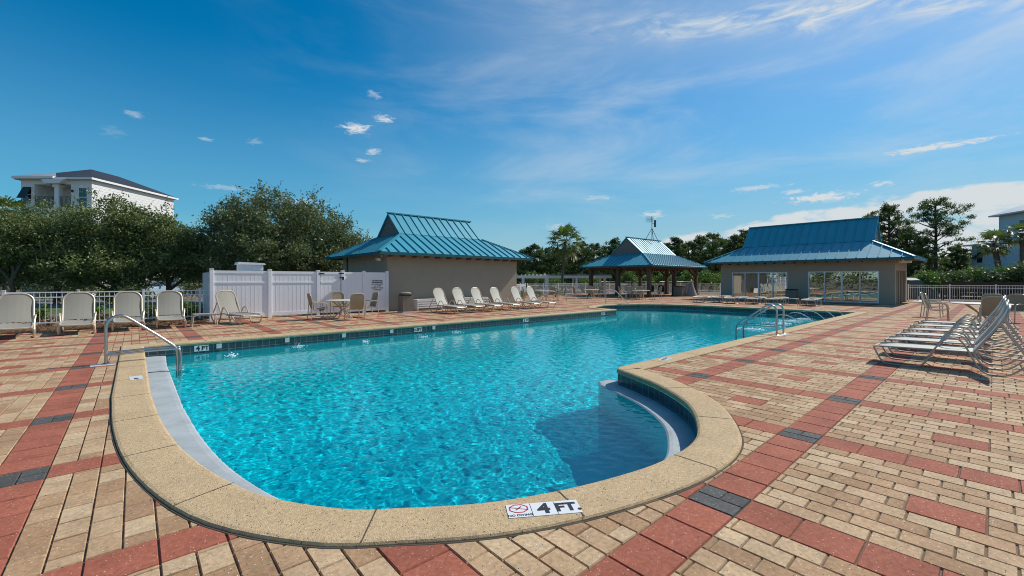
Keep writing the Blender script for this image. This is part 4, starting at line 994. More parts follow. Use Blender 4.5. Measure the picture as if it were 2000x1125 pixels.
g6 = 'thin water jets along the far edge of the pool'
for k, (x_, v_, lb) in enumerate(((1.57, (.22, -1.75, 2.25), 'thin water jet right of the 4 FT tiles, nearest the left corner'), (3.1, (.25, -1.2, 2.0), 'second thin water jet from the left corner, below the lone lounger'), (4.62, (.45, -1.7, 2.2), 'third thin water jet from the left corner, left of the patio table'),
                               (6.12, (.95, -2.0, 2.3), 'fourth thin water jet, just left of the 4.5 FT tiles'), (7.66, (.8, -1.35, 2.1), 'fifth thin water jet, just right of the 4.5 FT tiles'))):
    jet('water_jet', (x_, 12.665, -.13), v_, lb, g6, .006, .85, True)
g7 = 'white water jets arcing from the right edge of the pool'
for k, (x_, lb) in enumerate(((16.69, 'white arc of water nearest the ladder'), (18.15, 'white arc of water second from the ladder'), (19.68, 'white arc of water, middle of the five on the right edge'), (21.18, 'white arc of water second from the far right corner'), (22.69, 'white arc of water nearest the far right corner'))):
    jet('water_jet', (x_, 4.27, -.02), (-.25, 2.05+.1*math.sin(k*3), 2.55), lb, g7, .013, 2.3, False)

#PART3
# ================================================================== PLANTS
def at(px, d): return fl(d, (px-1000)/834*d)
def zat(y_, d): return 1.5+(547-y_)/834*d
def leaf_quads(c, L, Wd, up=.5, rs=None, flat=0.0):
    n = len(c); a = rs.normal(0, 1, (n, 3)); a[:, 2] *= (1-flat); a /= np.linalg.norm(a, axis=1)[:, None]
    nrm = rs.normal(0, 1, (n, 3)); nrm[:, 2] += up*2; b = np.cross(nrm, a); b /= (np.linalg.norm(b, axis=1)[:, None]+1e-9)
    s_ = rs.uniform(.65, 1.25, n)[:, None]; a = a*L*s_*.5; b = b*Wd*s_*.5
    return np.stack([c-a, c-a*.1+b, c+a, c-a*.1-b], 1)
def clumps(blobs, nc, rs, shell=.45, low=-1.0):
    out = []; nrm = []; vol = np.array([r[0]*r[1]*r[2] for _, r in blobs])**(2/3); vol = vol/vol.sum()
    for (c, r), f_ in zip(blobs, vol):
        k = max(4, int(nc*f_)); d = rs.normal(0, 1, (k, 3)); d /= np.linalg.norm(d, axis=1)[:, None]; d[:, 2] = np.where(d[:, 2] < low, -d[:, 2], d[:, 2])
        rad = shell+(1-shell)*rs.uniform(0, 1, k)**.5; rad *= 1+.15*rs.normal(0, 1, k)
        out.append(np.array(c)+d*np.array(r)*rad[:, None]); nrm.append(d)
    return np.concatenate(out), np.concatenate(nrm)
def crown_mesh(name, blobs, nc, nl, sig, L, Wd, m, parent, seed, sprigs=0.0, shell=.45, low=-1.0, flat=0.0, up=.4):
    rs = np.random.RandomState(seed); cc, nn = clumps(blobs, nc, rs, shell, low)
    lv = (cc[:, None, :]+rs.normal(0, 1, (len(cc), nl, 3))*np.array([sig, sig, sig*.75])).reshape(-1, 3)
    if sprigs:
        k = rs.choice(len(cc), int(len(cc)*sprigs)); d = nn[k]+rs.normal(0, .35, (len(k), 3)); d[:, 2] = np.abs(d[:, 2])*.8+.25; d /= np.linalg.norm(d, axis=1)[:, None]
        ln = rs.uniform(.4, 1.15, len(k)); t = np.linspace(.1, 1, 15); p = cc[k][:, None, :]+d[:, None, :]*(ln[:, None]*t)[:, :, None]+rs.normal(0, .04, (len(k), 15, 3)); lv = np.concatenate([lv, p.reshape(-1, 3)])
    return quads(name, leaf_quads(lv, L, Wd, up, rs, flat), m, parent)
def trunk_mesh(parent, h, r, lean=(0,0), limbs=(), m='bark', name='trunk', bend=.15, seed=0):
    q = random.Random(seed); b = MB(); n = 7
    pts = [(lean[0]*(k/n)**1.4+q.gauss(0, bend*.25), lean[1]*(k/n)**1.4+q.gauss(0, bend*.25), -.05+h*k/n) for k in range(n+1)]; pts[0] = (0, 0, -.08)
    P = crom(pts, 3); b.tube(P, [r*(1.25-.0*k if k == 0 else 1-.55*k/len(P)) for k in range(len(P))], 9)
    for (z0_, e, rr) in limbs:
        k = min(len(P)-1, int(z0_/h*len(P))); s_ = P[k]; e = Vector(e); md = (s_+e)/2+Vector((q.gauss(0,.2), q.gauss(0,.2), q.uniform(-.1,.25)))
        Q = crom([s_, md, e], 5); b.tube(Q, [rr*(1-.75*i/len(Q)) for i in range(len(Q))], 6)
    return b.build(name, MT[m], parent)
def oak(px, d, label, blobs, seed, nc=420, nl=62, m='oak', grp=None, r=.2, lean=(0,0), sprigs=.45, L=.15):
    X, Y = at(px, d); t = thing('oak_tree', (X, Y, -.03), 0, label, 'tree', grp)
    # blob offsets are given in (right, away, up) metres
    bl = [((a*SA+b_*CA, -a*CA+b_*SA, c), (rr[0], rr[0], rr[1])) for (a, b_, c), rr in blobs]
    limbs = [(min(1.6, c[2]*.4), (c[0], c[1], c[2]), r*.55) for c, _ in bl]
    trunk_mesh(t, 2.4, r, lean, limbs, 'bark', seed=seed)
    crown_mesh('crown', bl, int(nc*1.3), nl, .22, L, L*.55, MT[m], t, seed, sprigs, .45)
    return t
g = 'oaks behind the left fence'
oak(24, 24.5, 'slim pale trunked oak at the left edge behind the picket fence', [((-1.3, .5, 4.2), (2.2, 1.7)), ((.6, .6, 3.6), (1.8, 1.3)), ((-3, 1, 3.8), (2, 1.5))], 11, 300, 46, 'oak', g, .16)
oak(112, 27.5, 'wide leafy oak below the porch of the white three storey house', [((0, 0, 4.5), (2.6, 1.9)), ((-1.9, .2, 3.8), (1.9, 1.5)), ((1.6, -.4, 3.4), (2.0, 1.7)), ((-.3, -.8, 2.5), (2.6, 1.2)), ((-1.8, -.6, 2.2), (1.6, 1.0)), ((1.6, -.6, 2.1), (1.6, .9))], 12, 520, 60, 'oak', g)
oak(222, 27, 'tallest dense oak in the left clump, before the white house wall', [((.0, 0, 4.7), (2.3, 1.95)), ((1.4, .2, 4.0), (1.9, 1.6)), ((-1.6, -.3, 3.8), (2.0, 1.6)), ((.2, -.9, 2.4), (2.6, 1.3)), ((1.7, -.7, 2.2), (1.5, 1.0)), ((-1.6, -.8, 2.1), (1.5, .95))], 13, 560, 62, 'oak', g)
oak(330, 28, 'dense oak above the parked pale blue car', [((-.2, 0, 4.1), (2.2, 1.75)), ((1.2, .1, 3.3), (1.5, 1.5)), ((-1.4, -.2, 4.3), (1.7, 1.5)), ((.5, -.5, 2.5), (2.0, .9)), ((2.2, -.1, 2.3), (1.2, 1.1))], 14, 480, 62, 'oak', g)
oak(545, 29, 'big rounded dark oak above the vinyl enclosure', [((-.6, 0, 5.3), (3.0, 2.2)), ((2.2, .2, 4.6), (2.5, 2.0)), ((-2.8, 0, 4.6), (2.1, 1.9)), ((.6, -.8, 3.4), (3.4, 1.6)), ((3.6, .5, 3.5), (1.7, 1.4)), ((-3.0, .2, 3.0), (1.9, 1.3)), ((3.6, .2, 2.4), (1.9, 1.2)), ((-1, -.8, 2.6), (3, 1.2))], 15, 1250, 64, 'oak2', None, .3, sprigs=.4)
oak(424, 31, 'small yellowing tree between the two oak clumps', [((0, 0, 3.1), (.9, 1.0)), ((.5, 0, 2.5), (.8, .6)), ((-.4, 0, 2.4), (.7, .6))], 16, 90, 34, 'yellowleaf', None, .09, sprigs=.4)
oak(690, 40, 'distant feathery tree between the dark oak and the windowless pool house', [((0, 0, 4.0), (2.4, 1.5)), ((2.3, 0, 3.4), (2, 1.2)), ((-1.5, 0, 4.3), (1.8, 1.3))], 17, 260, 46, 'hedge', None, .15, sprigs=1.2)
oak(-60, 33, 'tree beyond the slim oak at the left edge', [((0, 0, 4.6), (3.4, 2.3)), ((3, 1, 3.9), (2.2, 1.6))], 18, 330, 46, 'oak', None, .2)

def pine(px, d, ytop, label, seed, spread=2.6, base=.25, m='pine', nc=60, grp=None, bare=.35, z0=-.5, lean=0, dens=1.0):
    q = random.Random(seed); X, Y = at(px, d); h = zat(ytop, d)-z0; t = thing('pine_tree', (X, Y, z0), 0, label, 'tree', grp)
    bl, limbs = [], []; n = int(nc*1.5)
    for k in range(n):
        f_ = bare+(1-bare)*(k+q.random())/n; env = spread*min(1.0, .35+1.25*math.sin(PI*min(1, max(0, (f_-bare)/(1-bare)*.86+.12)))**.9)*(1.0 if f_ < .93 else .5)
        a = q.uniform(0, 2*PI); rr = env*q.uniform(.25, 1)
        c = (math.cos(a)*rr+lean*f_, math.sin(a)*rr, h*f_+q.uniform(-.2, .3)); s_ = q.uniform(.24, .56)*spread/2.6
        bl.append((c, (s_, s_, s_*.55)))
        if k % 3 == 0: limbs.append((max(.3, h*f_-.5*rr), c, .05+.012*h*.3))
    trunk_mesh(t, h*.97, .014*h+.05, (lean, 0), limbs, 'pinebark', seed=seed)
    crown_mesh('crown', bl, n*3, 30, .15*spread/2.6, .32, .09, MT[m], t, seed, 0, .2)
    return t
k = 0; g = 'pines beyond the pavilion fence'
ORD = 'first second third fourth fifth sixth seventh eighth ninth tenth eleventh twelfth thirteenth fourteenth fifteenth sixteenth seventeenth eighteenth nineteenth twentieth'.split()
for px_, d, yt, sp in ((1022, 78, 492, 2.6), (1043, 72, 481, 2.4), (1066, 80, 487, 2.8), (1090, 74, 492, 3.0), (1118, 82, 486, 3.2), (1135, 70, 474, 2.3), (1160, 78, 480, 3.0), (1180, 84, 486, 3.0), (1200, 72, 469, 2.4), (1225, 80, 480, 3.0),
                      (1300, 82, 478, 3.0), (1318, 72, 466, 2.6), (1345, 78, 474, 3.2), (1368, 70, 464, 2.6), (1392, 76, 458, 3.0), (1415, 82, 470, 3.4), (1434, 70, 463, 2.6), (1458, 72, 452, 2.6), (1478, 80, 466, 3.0), (1500, 84, 470, 3)):
    k += 1; side = 'left of' if px_ < 1170 else ('behind' if px_ < 1290 else 'right of')
    pine(px_, d, yt, bare=.16, nc=80, label=f'{ORD[k-1]} pine from the left in the far row, {side} the pavilion', seed=100+k, spread=sp, grp=g)
g = 'tall pines behind the right pool house'
for px_, d, yt, sp, lb, bare, ln, nc in ((1737, 60, 404, 3.0, 'tall ragged pine rising right behind the gable of the glass-door house', .3, 0, 80), (1705, 64, 440, 2.6, 'pine just behind the ridge end of the glass-door house', .25, 0, 60), (1772, 62, 448, 3.0, 'dense pine between the ragged pine and the lone tall pine', .15, 0, 70),
                                         (1828, 62, 393, 3.6, 'lone tall pine with a leaning bare trunk against the white cloud', .52, -.9, 52), (1795, 66, 474, 2.8, 'short dense pine left of the lone tall pine', .12, 0, 60), (1868, 66, 482, 2.6, 'low pine right of the lone tall pine', .12, 0, 60), (1690, 70, 470, 3.0, 'broad pine behind the teal roof of the glass-door house', .15, 0, 60)):
    k += 1; pine(px_, d, yt, lb, 140+k, sp, grp=g, bare=bare, z0=-.1, lean=ln, nc=nc)
def bush(px, d, ytop, wpx, label, seed, m='shrub', cat='shrub', name='shrub', nc=70, nl=46, L=.15, grp=None, z0=-.06, sprigs=.15):
    X, Y = at(px, d); h = zat(ytop, d)-z0; wr = wpx/2/834*d; t = thing(name, (X, Y, z0), 0, label, cat, grp); q = random.Random(seed)
    bl = [((q.uniform(-.45, .45)*wr, q.uniform(-.45, .45)*wr, h*q.uniform(.35, .66)), (wr*q.uniform(.5, .75), wr*q.uniform(.5, .75), h*q.uniform(.25, .36))) for _ in range(5)]
    trunk_mesh(t, h*.4, .05, (0,0), [(h*.2, b_[0], .03) for b_ in bl], seed=seed, name='stem')
    crown_mesh('foliage', bl, nc, nl, .10*h if h < 2 else .22, L, L*.5, MT[m], t, seed, sprigs, .35)
g = 'hedge bushes behind the right picket fence'
for i, (px_, d, yt, wp, m_, lb) in enumerate(((1808, 37, 528, 60, 'shrub', 'bright green bush behind the covered vehicle'), (1838, 38, 516, 60, 'shrub', 'tall bright green hedge bush left of the olive hedge'), (1872, 36, 522, 56, 'hedge', 'olive hedge bush below the lone pine trunk'), (1902, 37, 519, 54, 'shrub', 'light green hedge bush before the lower wing of the pale blue house'),
                                        (1935, 36, 526, 58, 'hedge', 'mottled hedge bush at the foot of the leaning palm'), (1968, 36, 514, 60, 'shrub', 'light green hedge bush right of the leaning palm'), (2000, 35, 508, 64, 'hedge', 'tall hedge bush at the right edge of the photo'), (2045, 36, 512, 70, 'hedge', 'hedge bush partly beyond the right edge'))):
    bush(px_, d, yt, wp, lb, 200+i, m_, 'hedge', 'hedge_bush', 90, 60, .18, g)
g = 'light green shrubs beyond the pavilion'
for i, (px_, d, yt, wp, lb) in enumerate(((1030, 60, 530, 50, 'shrub behind the left end of the white pergola'), (1075, 62, 532, 60, 'shrub behind the middle of the white pergola'), (1150, 62, 526, 60, 'shrub behind the right end of the white pergola'), (1222, 58, 527, 44, 'bright shrub seen between the left pavilion posts'), (1262, 60, 530, 44, 'shrub behind the middle pavilion post'),
                                     (1298, 58, 526, 50, 'yellow green shrub behind the golf carts'), (1340, 58, 520, 50, 'bright bushy shrub behind the right pavilion post'), (1385, 57, 524, 50, 'rounded shrub at the left corner of the glass-door house'), (1420, 60, 524, 40, 'shrub just behind the corner of the glass-door house'))):
    bush(px_, d, yt, wp, lb, 230+i, 'shrub', 'shrub', 'shrub', 80, 50, .2, g, -.5)
g = 'low plants behind the left picket fence'
for i, (px_, d, yt, wp, lb) in enumerate(((48, 15.4, 596, 26, 'low leafy plant behind the fence left of the second lounger'), (76, 15.2, 600, 26, 'low leafy plant between the two leftmost loungers'), (184, 16.0, 594, 30, 'low leafy plant behind the fence left of the third lounger'), (296, 17.0, 592, 26, 'low leafy plant behind the fence beside the fourth lounger'), (366, 17.8, 586, 40, 'dark leafy plant beside the end of the picket fence'), (396, 17.8, 588, 34, 'dark leafy plant behind the low side table'),
                                     (1022, 35, 563, 26, 'flowering plant behind the fence right of the windowless wall'), (1048, 36, 565, 30, 'plant behind the fence above the last wall-row lounger'), (1085, 38, 563, 34, 'plant behind the fence beyond the far patio table'))):
    bush(px_, d, yt, wp, lb, 250+i, 'shrub', 'plant', 'plant', 26, 22, .09, g, -.03)
for i, (px_, d, yt, wp, m_, lb) in enumerate(((205, 29, 553, 60, 'shrub', 'bright garden shrub at the foot of the tallest oak'), (262, 29.5, 553, 50, 'shrub', 'garden shrub left of the parked pale blue car'), (90, 31, 543, 70, 'oak2', 'dark foundation shrub by the iron railing of the white house'), (150, 31, 545, 70, 'oak2', 'dark foundation shrub below the white house'), (235, 33, 543, 60, 'oak2', 'dark foundation shrub behind the oak trunks'), (375, 33, 543, 60, 'oak2', 'dark shrub right of the parked car'))):
    bush(px_, d, yt, wp, lb, 270+i, m_, 'shrub', 'shrub', 50, 40, .14)
# palms
def palm(px, d, ycr, label, seed, z0=-.05, R_=1.5, lean=0.0, nf=30, rt=.17):
    X, Y = at(px, d); h = zat(ycr, d)-z0; q = random.Random(seed); t = thing('palm_tree', (X, Y, z0), 0, label, 'tree')
    b = MB(); n = 12; P = [(lean*SA*(k/n)**1.5, -lean*CA*(k/n)**1.5, h*k/n-.05) for k in range(n+1)]; P = crom(P, 2); b.tube(P, [rt*(1.2-.35*k/len(P)+(.25 if k > len(P)-5 else 0)+.04*math.sin(k*2.5)) for k in range(len(P))], 9); b.build('trunk', MT['palmbark'], t)
    top = Vector((lean*SA, -lean*CA, h))
    for mi, (m_, nn, e0, e1) in enumerate((('palm', nf, -38, 78), ('palmdry', max(3, int(nf*.12)), -62, -30))):
        V = []; st_ = MB()
        for k in range(nn):
            a = 2.39996*k+q.uniform(-.2, .2); e = R(e1+(e0-e1)*((k+.5)/nn)**.85+q.uniform(-5, 5)); d_ = Vector((math.cos(a)*math.cos(e), math.sin(a)*math.cos(e), math.sin(e))); L = R_*q.uniform(.5, .72)
            c = top+d_*L; st_.tube([top, top+d_*L*.6+Vector((0,0,.03)), c], [.02, .016, .012], 5)
            s_ = d_.cross(Vector((0,0,1))); s_.normalize(); u = s_.cross(d_)
            for j in range(16):
                th = R(-98+196*j/15); tip = (d_*math.cos(th)+s_*math.sin(th)).normalized()*R_*q.uniform(.42, .62)*(.72+.28*math.cos(th)); dr = Vector((0,0,-R_*.16*(.5+abs(math.sin(th))*.5)))
                wv = (s_*math.cos(th)-d_*math.sin(th)).normalized()*R_*.03
                m1 = c+tip*.55+u*.05*R_
                V.append([c, m1-wv, c+tip+dr, m1+wv])
        quads('fronds' if mi == 0 else 'dry_fronds', np.array([[tuple(p) for p in f_] for f_ in V]), MT[m_], t); st_.build('leaf_stalks', MT[m_], t)
palm(1097, 44, 474, 'tall sabal palm rising above the white pergola', 15, -.4, 2.0, .35, 34, .13)
palm(1957, 47, 478, 'leaning palm in front of the pale blue house', 6, 0, 1.75, -.9, 30, .26)
palm(1996, 45, 459, 'palm crown at the right edge before the upper floor of the pale blue house', 7, 0, 1.5, 0, 28)
palm(228, 33, 480, 'young palm trunk among the left oaks', 8, 0, 1.2, 0, 20)
palm(12, 30, 424, 'palm top showing above the slim oak at the left edge', 9, 0, 1.7, 0, 30)
# far wood
rs9 = np.random.RandomState(44); bl = []
for k_ in range(150):
    a = R(-62+124*k_/149+rs9.uniform(-.5, .5)); d = rs9.uniform(100, 125); h = rs9.uniform(4.5, 7.5)
    bl.append((fl(d*math.cos(a), d*math.sin(a))+(h*.5,), (rs9.uniform(4, 6), rs9.uniform(4, 6), h*.52)))
tag(crown_mesh('far_wood', bl, 3600, 26, .75, .75, .4, MT['oak2'], None, 45, 0, .55), kind='stuff', label='distant dark green wood closing the horizon', cat='wood')

# ================================================================== HOUSES, VEHICLES, PERGOLA
HR = -R(41.5)
hx_, hy_ = fl(38, -43.7)
hl = thing('house', (hx_, hy_, -.03), HR, 'white three storey house with dark roof and upper porch behind the left oaks', 'house')
b = MB(); b.box(0, 1.2, 0, 9.2, 0, 10.5); b.box(1.2, 6.3, 1.8, 9.2, 0, 10.5); b.box(4.45, 6.3, 0, 1.8, 0, 10.5); b.box(1.2, 4.45, .0, 1.8, 0, 7.95); b.box(1.2, 4.45, .0, 1.8, 10.05, 10.5)
for k in range(42):
    zz = .3+k*.245; b.box(6.3, 6.312, .02, 9.18, zz, zz+.02)
    if zz > 8: b.box(1.2, 4.45, 1.785, 1.8, zz, zz+.02)
b.build('wall', MT['siding'], hl)
def hip(parent, x0, x1, y0, y1, ze, zp, ov, m_, name='roof'):
    x0 -= ov; x1 += ov; y0 -= ov; y1 += ov; b = MB(); w_ = min(x1-x0, y1-y0)/2; cxm = (x0+x1)/2; cym = (y0+y1)/2
    a, c = ((cxm, y0+w_), (cxm, y1-w_)) if (y1-y0) > (x1-x0) else ((x0+w_, cym), (x1-w_, cym))
    V = [(x0,y0,ze),(x1,y0,ze),(x1,y1,ze),(x0,y1,ze),(*a,zp),(*c,zp)]
    if (y1-y0) > (x1-x0): F_ = [(0,1,4),(1,2,5,4),(2,3,5),(3,0,4,5),(3,2,1,0)]
    else: F_ = [(3,0,4),(0,1,5,4),(1,2,5),(2,3,4,5),(3,2,1,0)]
    b.add(V, F_); o = b.build(name, MT[m_], parent); f = MB()
    for p, q in ((0,1),(1,2),(2,3),(3,0)): f.beam((V[p][0],V[p][1],ze-.1), (V[q][0],V[q][1],ze-.1), .04, .18)
    f.build('fascia', MT['white'], o)
hip(hl, 0, 6.3, 0, 9.2, 10.62, 12.2, .3, 'slate'); hip(hl, -.05, 3.0, -.15, 3.2, 10.70, 11.45, .28, 'galv', 'porch_roof')
b = MB(); b.box(3.02, 3.40, -.05, .30, 7.95, 10.05); b.box(2.92, 3.5, -.12, .37, 9.8, 10.05); b.prism([(2.6, 10.05), (3.9, 10.05), (4.3, 10.4), (2.3, 10.4)], 'y', -.5, .2); b.build('column', MT['white'], hl)
rl = MB()
for zz in (8.1, 8.95): rl.box(1.2, 4.45, .02, .06, zz-.02, zz+.02)
for k in range(28): rl.box(1.25+k*.115, 1.27+k*.115, .03, .05, 8.1, 8.95)
rl.build('railing', MT['black'], hl)
d_ = MB(); d_.box(3.55, 4.4, 1.76, 1.799, 7.97, 9.9); d_.build('balcony_door', MT['winglass'], hl)
def win(parent, x0, x1, z0, z1, y_=0, s_=-1, m_='white'):
    f = MB(); t = .07; f.box(x0-t, x1+t, min(y_, y_+s_*.05), max(y_, y_+s_*.05), z0-t, z0); f.box(x0-t, x1+t, min(y_, y_+s_*.05), max(y_, y_+s_*.05), z1, z1+t)
    for xx in (x0-t, x1): f.box(xx, xx+t, min(y_, y_+s_*.05), max(y_, y_+s_*.05), z0, z1)
    f.box(x0, x1, min(y_, y_+s_*.035), max(y_, y_+s_*.035), (z0+z1)/2-.03, (z0+z1)/2+.03)
    fr = f.build('window', MT[m_], parent); g_ = MB(); g_.box(x0, x1, min(y_, y_+s_*.015), max(y_, y_+s_*.015), z0, z1); g_.build('pane', MT['winglass'], fr)
win(hl, 5.2, 5.9, 8.1, 9.7); win(hl, 5.2, 5.9, 4.6, 6.2); win(hl, .3, .95, 4.6, 6.2); win(hl, 1.8, 2.8, 1.0, 2.8); win(hl, 4.9, 5.8, 1.0, 2.8); win(hl, .25, .95, 8.5, 9.8)
b = MB(); b.beam((.6, -.02, 9.85), (.6, -.55, 8.75), .75, .03); b.beam((-.02, .9, 9.85), (-.6, .9, 8.6), .03, .9); b.build('awning_shutter', MT['awning'], hl)
for x_ in (2.85, 4.62):
    b = MB(); b.cbox((x_, 1.72 if x_ < 4 else -.06, 9.45), (.12, .12, .2)); b.build('wall_lamp', MT['black'], hl)
ir = thing('iron_fence', (*at(44, 34), -.02), HR, 'black iron railing at the ground floor of the white house', 'fence'); b = MB()
for zz in (.15, 1.05): b.box(0, 2.4, -.02, .02, zz, zz+.04)
for k_ in range(20): b.box(k_*.125, k_*.125+.02, -.01, .01, 0, 1.1)
b.build('railing', MT['black'], ir)
# right house
qx, qy = fl(60, 68.5); xd = Vector(fl(-1, -.216)); ra = math.atan2(xd.y, xd.x)
h2 = thing('house', (qx, qy, -.03), ra, 'pale blue house with grey metal roof at the right edge', 'house')
b = MB(); b.box(0, 14, 0, 9, 0, 10.6); b.box(-4.65, 0, .0, 6, 0, 6.8); b.build('wall', MT['bluesiding'], h2)
hip(h2, 0, 14, 0, 9, 10.65, 13.3, .75, 'galv'); hip(h2, -4.65, -.8, .0, 6, 6.85, 7.6, .7, 'galv', 'wing_roof')
win(h2, -3.7, -2.7, 4.1, 5.8); win(h2, .25, 1.3, 5.0, 6.2); win(h2, 3.0, 4.6, 8.0, 9.5); win(h2, 4.2, 5.3, 5.0, 6.2)
b = MB(); b.box(-.02, .08, -.06, -.002, 0, 10.5); b.build('corner_board', MT['white'], h2)
# dark board fence under the hedge
bf = thing('board_fence', (*fl(31.9, 32.1), 0), R(-78), 'dark brown board fence between the white pickets and the hedge', 'fence'); b = MB()
for k_ in range(5): b.box(0, 14, -.015, .015, .08+k_*.27, .08+k_*.27+.2)
b.build('boards', MT['darkfence'], bf)
for k_ in range(6): b = MB(); b.box(k_*2.6, k_*2.6+.12, .02, .14, 0, 1.42); b.build('post', MT['darkfence'], bf)
# pergola
pg = thing('pergola', (*fl(47, .9), -.5), HR, 'long white pergola with rafters beyond the left picket fence and palm', 'pergola')
for px_ in (.35, 3.0, 6.2, 9.3):
    for dy in (0, 2.4): b = MB(); b.box(px_-.11, px_+.11, dy-.11, dy+.11, 0, 2.45); b.build('post', MT['white'], pg)
for dy in (0, 2.4): b = MB(); b.box(-.4, 10.1, dy-.04, dy+.04, 2.2, 2.5); b.build('beam', MT['white'], pg)
b = MB(); b.box(3.2, 10.0, .05, 2.35, 2.42, 2.48); b.build('lattice_roof', MT['timber'], pg)
for k_ in range(24): b = MB(); b.box(-.3+k_*.44, -.24+k_*.44, -.5, 2.9, 2.502, 2.64); b.build('rafter', MT['white' if k_ < 8 else 'vent'], pg)
# golf carts
def golf_cart(px, d, roofm, label):
    t = thing('golf_cart', (*at(px, d), -.53), HR+R(200), label, 'golf cart', 'golf carts parked beyond the pavilion fence'); b = MB(); b.prism([(-1.05, 1.78), (-.95, 1.86), (.8, 1.9), (1.0, 1.84), (1.0, 1.79)], 'y', -.58, .58); b.build('roof', MT[roofm], t)
    b = MB(); b.prism([(-1.15, .3), (-1.15, .75), (-.5, .8), (-.45, .45), (.45, .42), (.6, .85), (1.0, .78), (1.2, .55), (1.2, .3)], 'y', -.56, .56); b.build('body', MT['cartwhite' if roofm != 'cartblue' else 'cartblue'], t)
    for sx in (-.95, .85):
        for sy in (-.52, .52): b = MB(); b.tube([(sx, sy, .7), (sx*.95, sy, 1.8)], .022, 6); b.build('roof_post', MT['black'], t)
    b = MB(); b.box(-.6, -.1, -.5, .5, .75, .88); b.box(-.72, -.6, -.5, .5, .8, 1.3); b.build('seat', MT['slingbrown'], t)
    for sx in (-.75, .8):
        for sy in (-.5, .5): b = MB(); b.tube([(sx, sy-.09, .24), (sx, sy+.09, .24)], .23, 16); b.build('wheel', MT['tyre'], t)
golf_cart(1193, 50, 'cartwhite', 'golf cart with white roof between the two left pavilion posts'); golf_cart(1240, 51, 'cartblue', 'golf cart with dark blue roof behind the pavilion table'); golf_cart(1260, 54, 'cartwhite', 'golf cart with pale roof just behind the dark blue one')
golf_cart(1308, 50, 'cartwhite', 'golf cart with cream roof right of the middle pavilion post'); golf_cart(1340, 52, 'cartwhite', 'golf cart with cream roof nearest the right pavilion post')
# parked car, nose to the camera
car = thing('parked_car', (*at(304, 34.5), -.02), R(228.5), 'pale blue car parked nose forward under the left oaks', 'car')
b = MB(); b.prism([(-2.2, .3), (-2.25, .75), (-2.1, 1.0), (.75, 1.02), (1.9, .86), (2.2, .7), (2.25, .35), (2.1, .25), (-2.0, .25)], 'y', -.88, .88); bd = b.build('body', MT['carpaint'], car, bevel=.05)
b = MB(); A = [(-2.0, 1.0), (-1.7, 1.62), (-.2, 1.70), (.75, 1.02)]; V = [(x_, sy*(.82 if i in (0, 3) else .66), z_) for sy in (-1, 1) for i, (x_, z_) in enumerate(A)]; b.add(V, [(3,2,1,0),(4,5,6,7),(0,1,5,4),(2,3,7,6),(1,2,6,5)]); b.build('windows', MT['winglass'], car)
b = MB(); V = [(x_, sy*.66, z_) for sy in (-1, 1) for x_, z_ in ((-1.75, 1.63), (-.12, 1.71), (-.12, 1.745), (-1.7, 1.70))]; b.add(V, [(0,1,2,3),(7,6,5,4),(1,5,6,2),(3,2,6,7),(0,3,7,4),(0,4,5,1)]); b.build('roof', MT['carpaint'], car)
for sy in (-1, 1):
    b = MB(); b.cbox((2.19, sy*.66, .70), (.12, .36, .14)); b.build('headlight', MT['tileface'], car)
    b = MB(); b.cbox((.55, sy*.98, 1.08), (.12, .2, .14)); b.build('mirror', MT['carpaint'], car)
    for sx in (-1.4, 1.4):
        b = MB(); b.tube([(sx, sy*.88-.1*sy, .33), (sx, sy*.90, .33)], .33, 20); w_ = b.build('wheel', MT['tyre'], car); b = MB(); b.tube([(sx, sy*.88, .33), (sx, sy*.915, .33)], .19, 14); b.build('rim', MT['galv'], w_)
b = MB(); b.cbox((2.24, 0, .52), (.05, 1.0, .22)); b.build('grille', MT['grille'], car)
b = MB(); b.cbox((2.262, 0, .40), (.02, .34, .1)); b.build('number_plate', MT['white'], car)
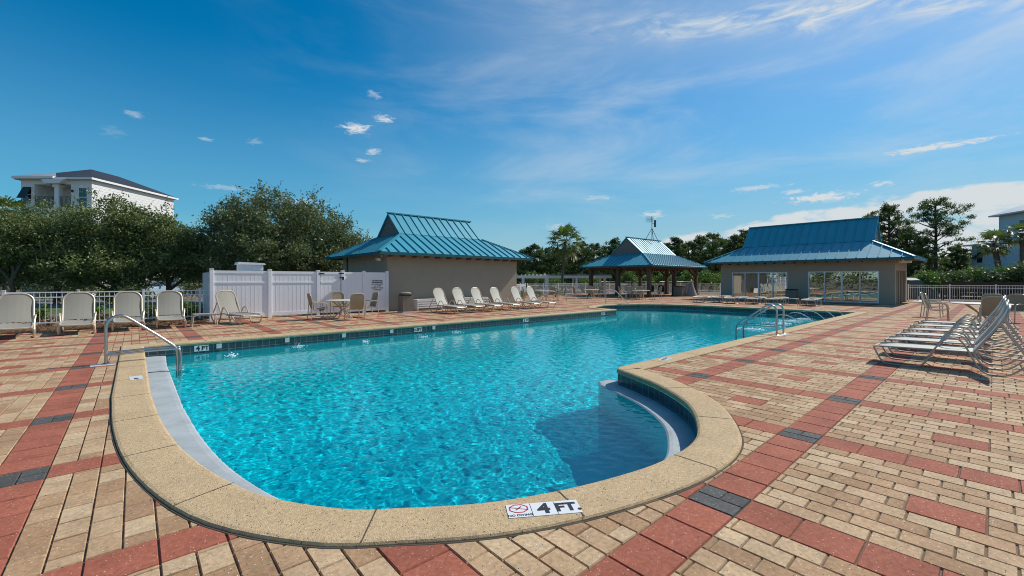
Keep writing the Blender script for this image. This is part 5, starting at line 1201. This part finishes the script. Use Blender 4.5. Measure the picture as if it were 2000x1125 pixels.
# covered vehicle at the right house corner
cv = thing('covered_vehicle', (*fl(32.6, 31.0), -.02), HR, 'vehicle under a dark green and silver cover at the right corner of the glass-door house', 'vehicle')
prof_ = [(-1.3, .05), (-1.25, 1.45), (-.95, 1.62), (.15, 1.62), (.45, 1.35), (.75, .98), (1.25, .84), (1.55, .55), (1.62, .08)]
def cover(prof_, y0, y1, ny, name, m_, parent, off=0.0):
    P = crom([(a, 0, b_) for a, b_ in prof_], 4); vs = []; q = random.Random(3)
    for j in range(ny+1):
        yy = y0+(y1-y0)*j/ny; e = min(j, ny-j)/ny*2
        for p in P:
            k_ = noise.noise(Vector((p.x*3, yy*3, p.z*3)))*.05; sh = 1-.10*(1-min(1, e*3))
            vs.append((p.x*1.0+k_, yy+noise.noise(Vector((p.x*4, p.z*4, 5)))*.05, max(.02, p.z*sh+k_+off)))
    m = len(P); b = MB(); b.add(vs, [(j*m+i, j*m+i+1, (j+1)*m+i+1, (j+1)*m+i) for j in range(ny) for i in range(m-1)], True); b.add([vs[i] for i in range(m)], [tuple(range(m))]); b.add([vs[ny*m+i] for i in range(m)], [tuple(reversed(range(m)))])
    return b.build(name, m_, parent)
cover(prof_, 0, 1.8, 8, 'cover', MT['tarp'], cv)
cover([(.40, 1.40), (.72, 1.03), (1.25, .90), (1.58, .58), (1.64, .42)], -.03, 1.85, 8, 'hood_sheet', MT['tarpgrey'], cv, .02)
cover([(-1.24, 1.47), (-.95, 1.65), (.15, 1.65), (.42, 1.40)], .02, 1.78, 8, 'roof_sheet', MT['tarpgrey'], cv, .015)

# trees standing behind the camera's left, seen mirrored in the sliding doors
rsB = np.random.RandomState(77); bl = []
for k_ in range(26):
    yb = -16+k_*1.7; bl.append(((-17+rsB.uniform(-2, 2), yb, rsB.uniform(2.6, 3.8)), (2.2, 2.2, rsB.uniform(2.4, 3.4))))
tag(crown_mesh('tree_belt', bl, 900, 30, .35, .3, .16, MT['oak2'], None, 78, 0, .5), kind='stuff', label='dark tree belt mirrored in the sliding glass doors', cat='trees')
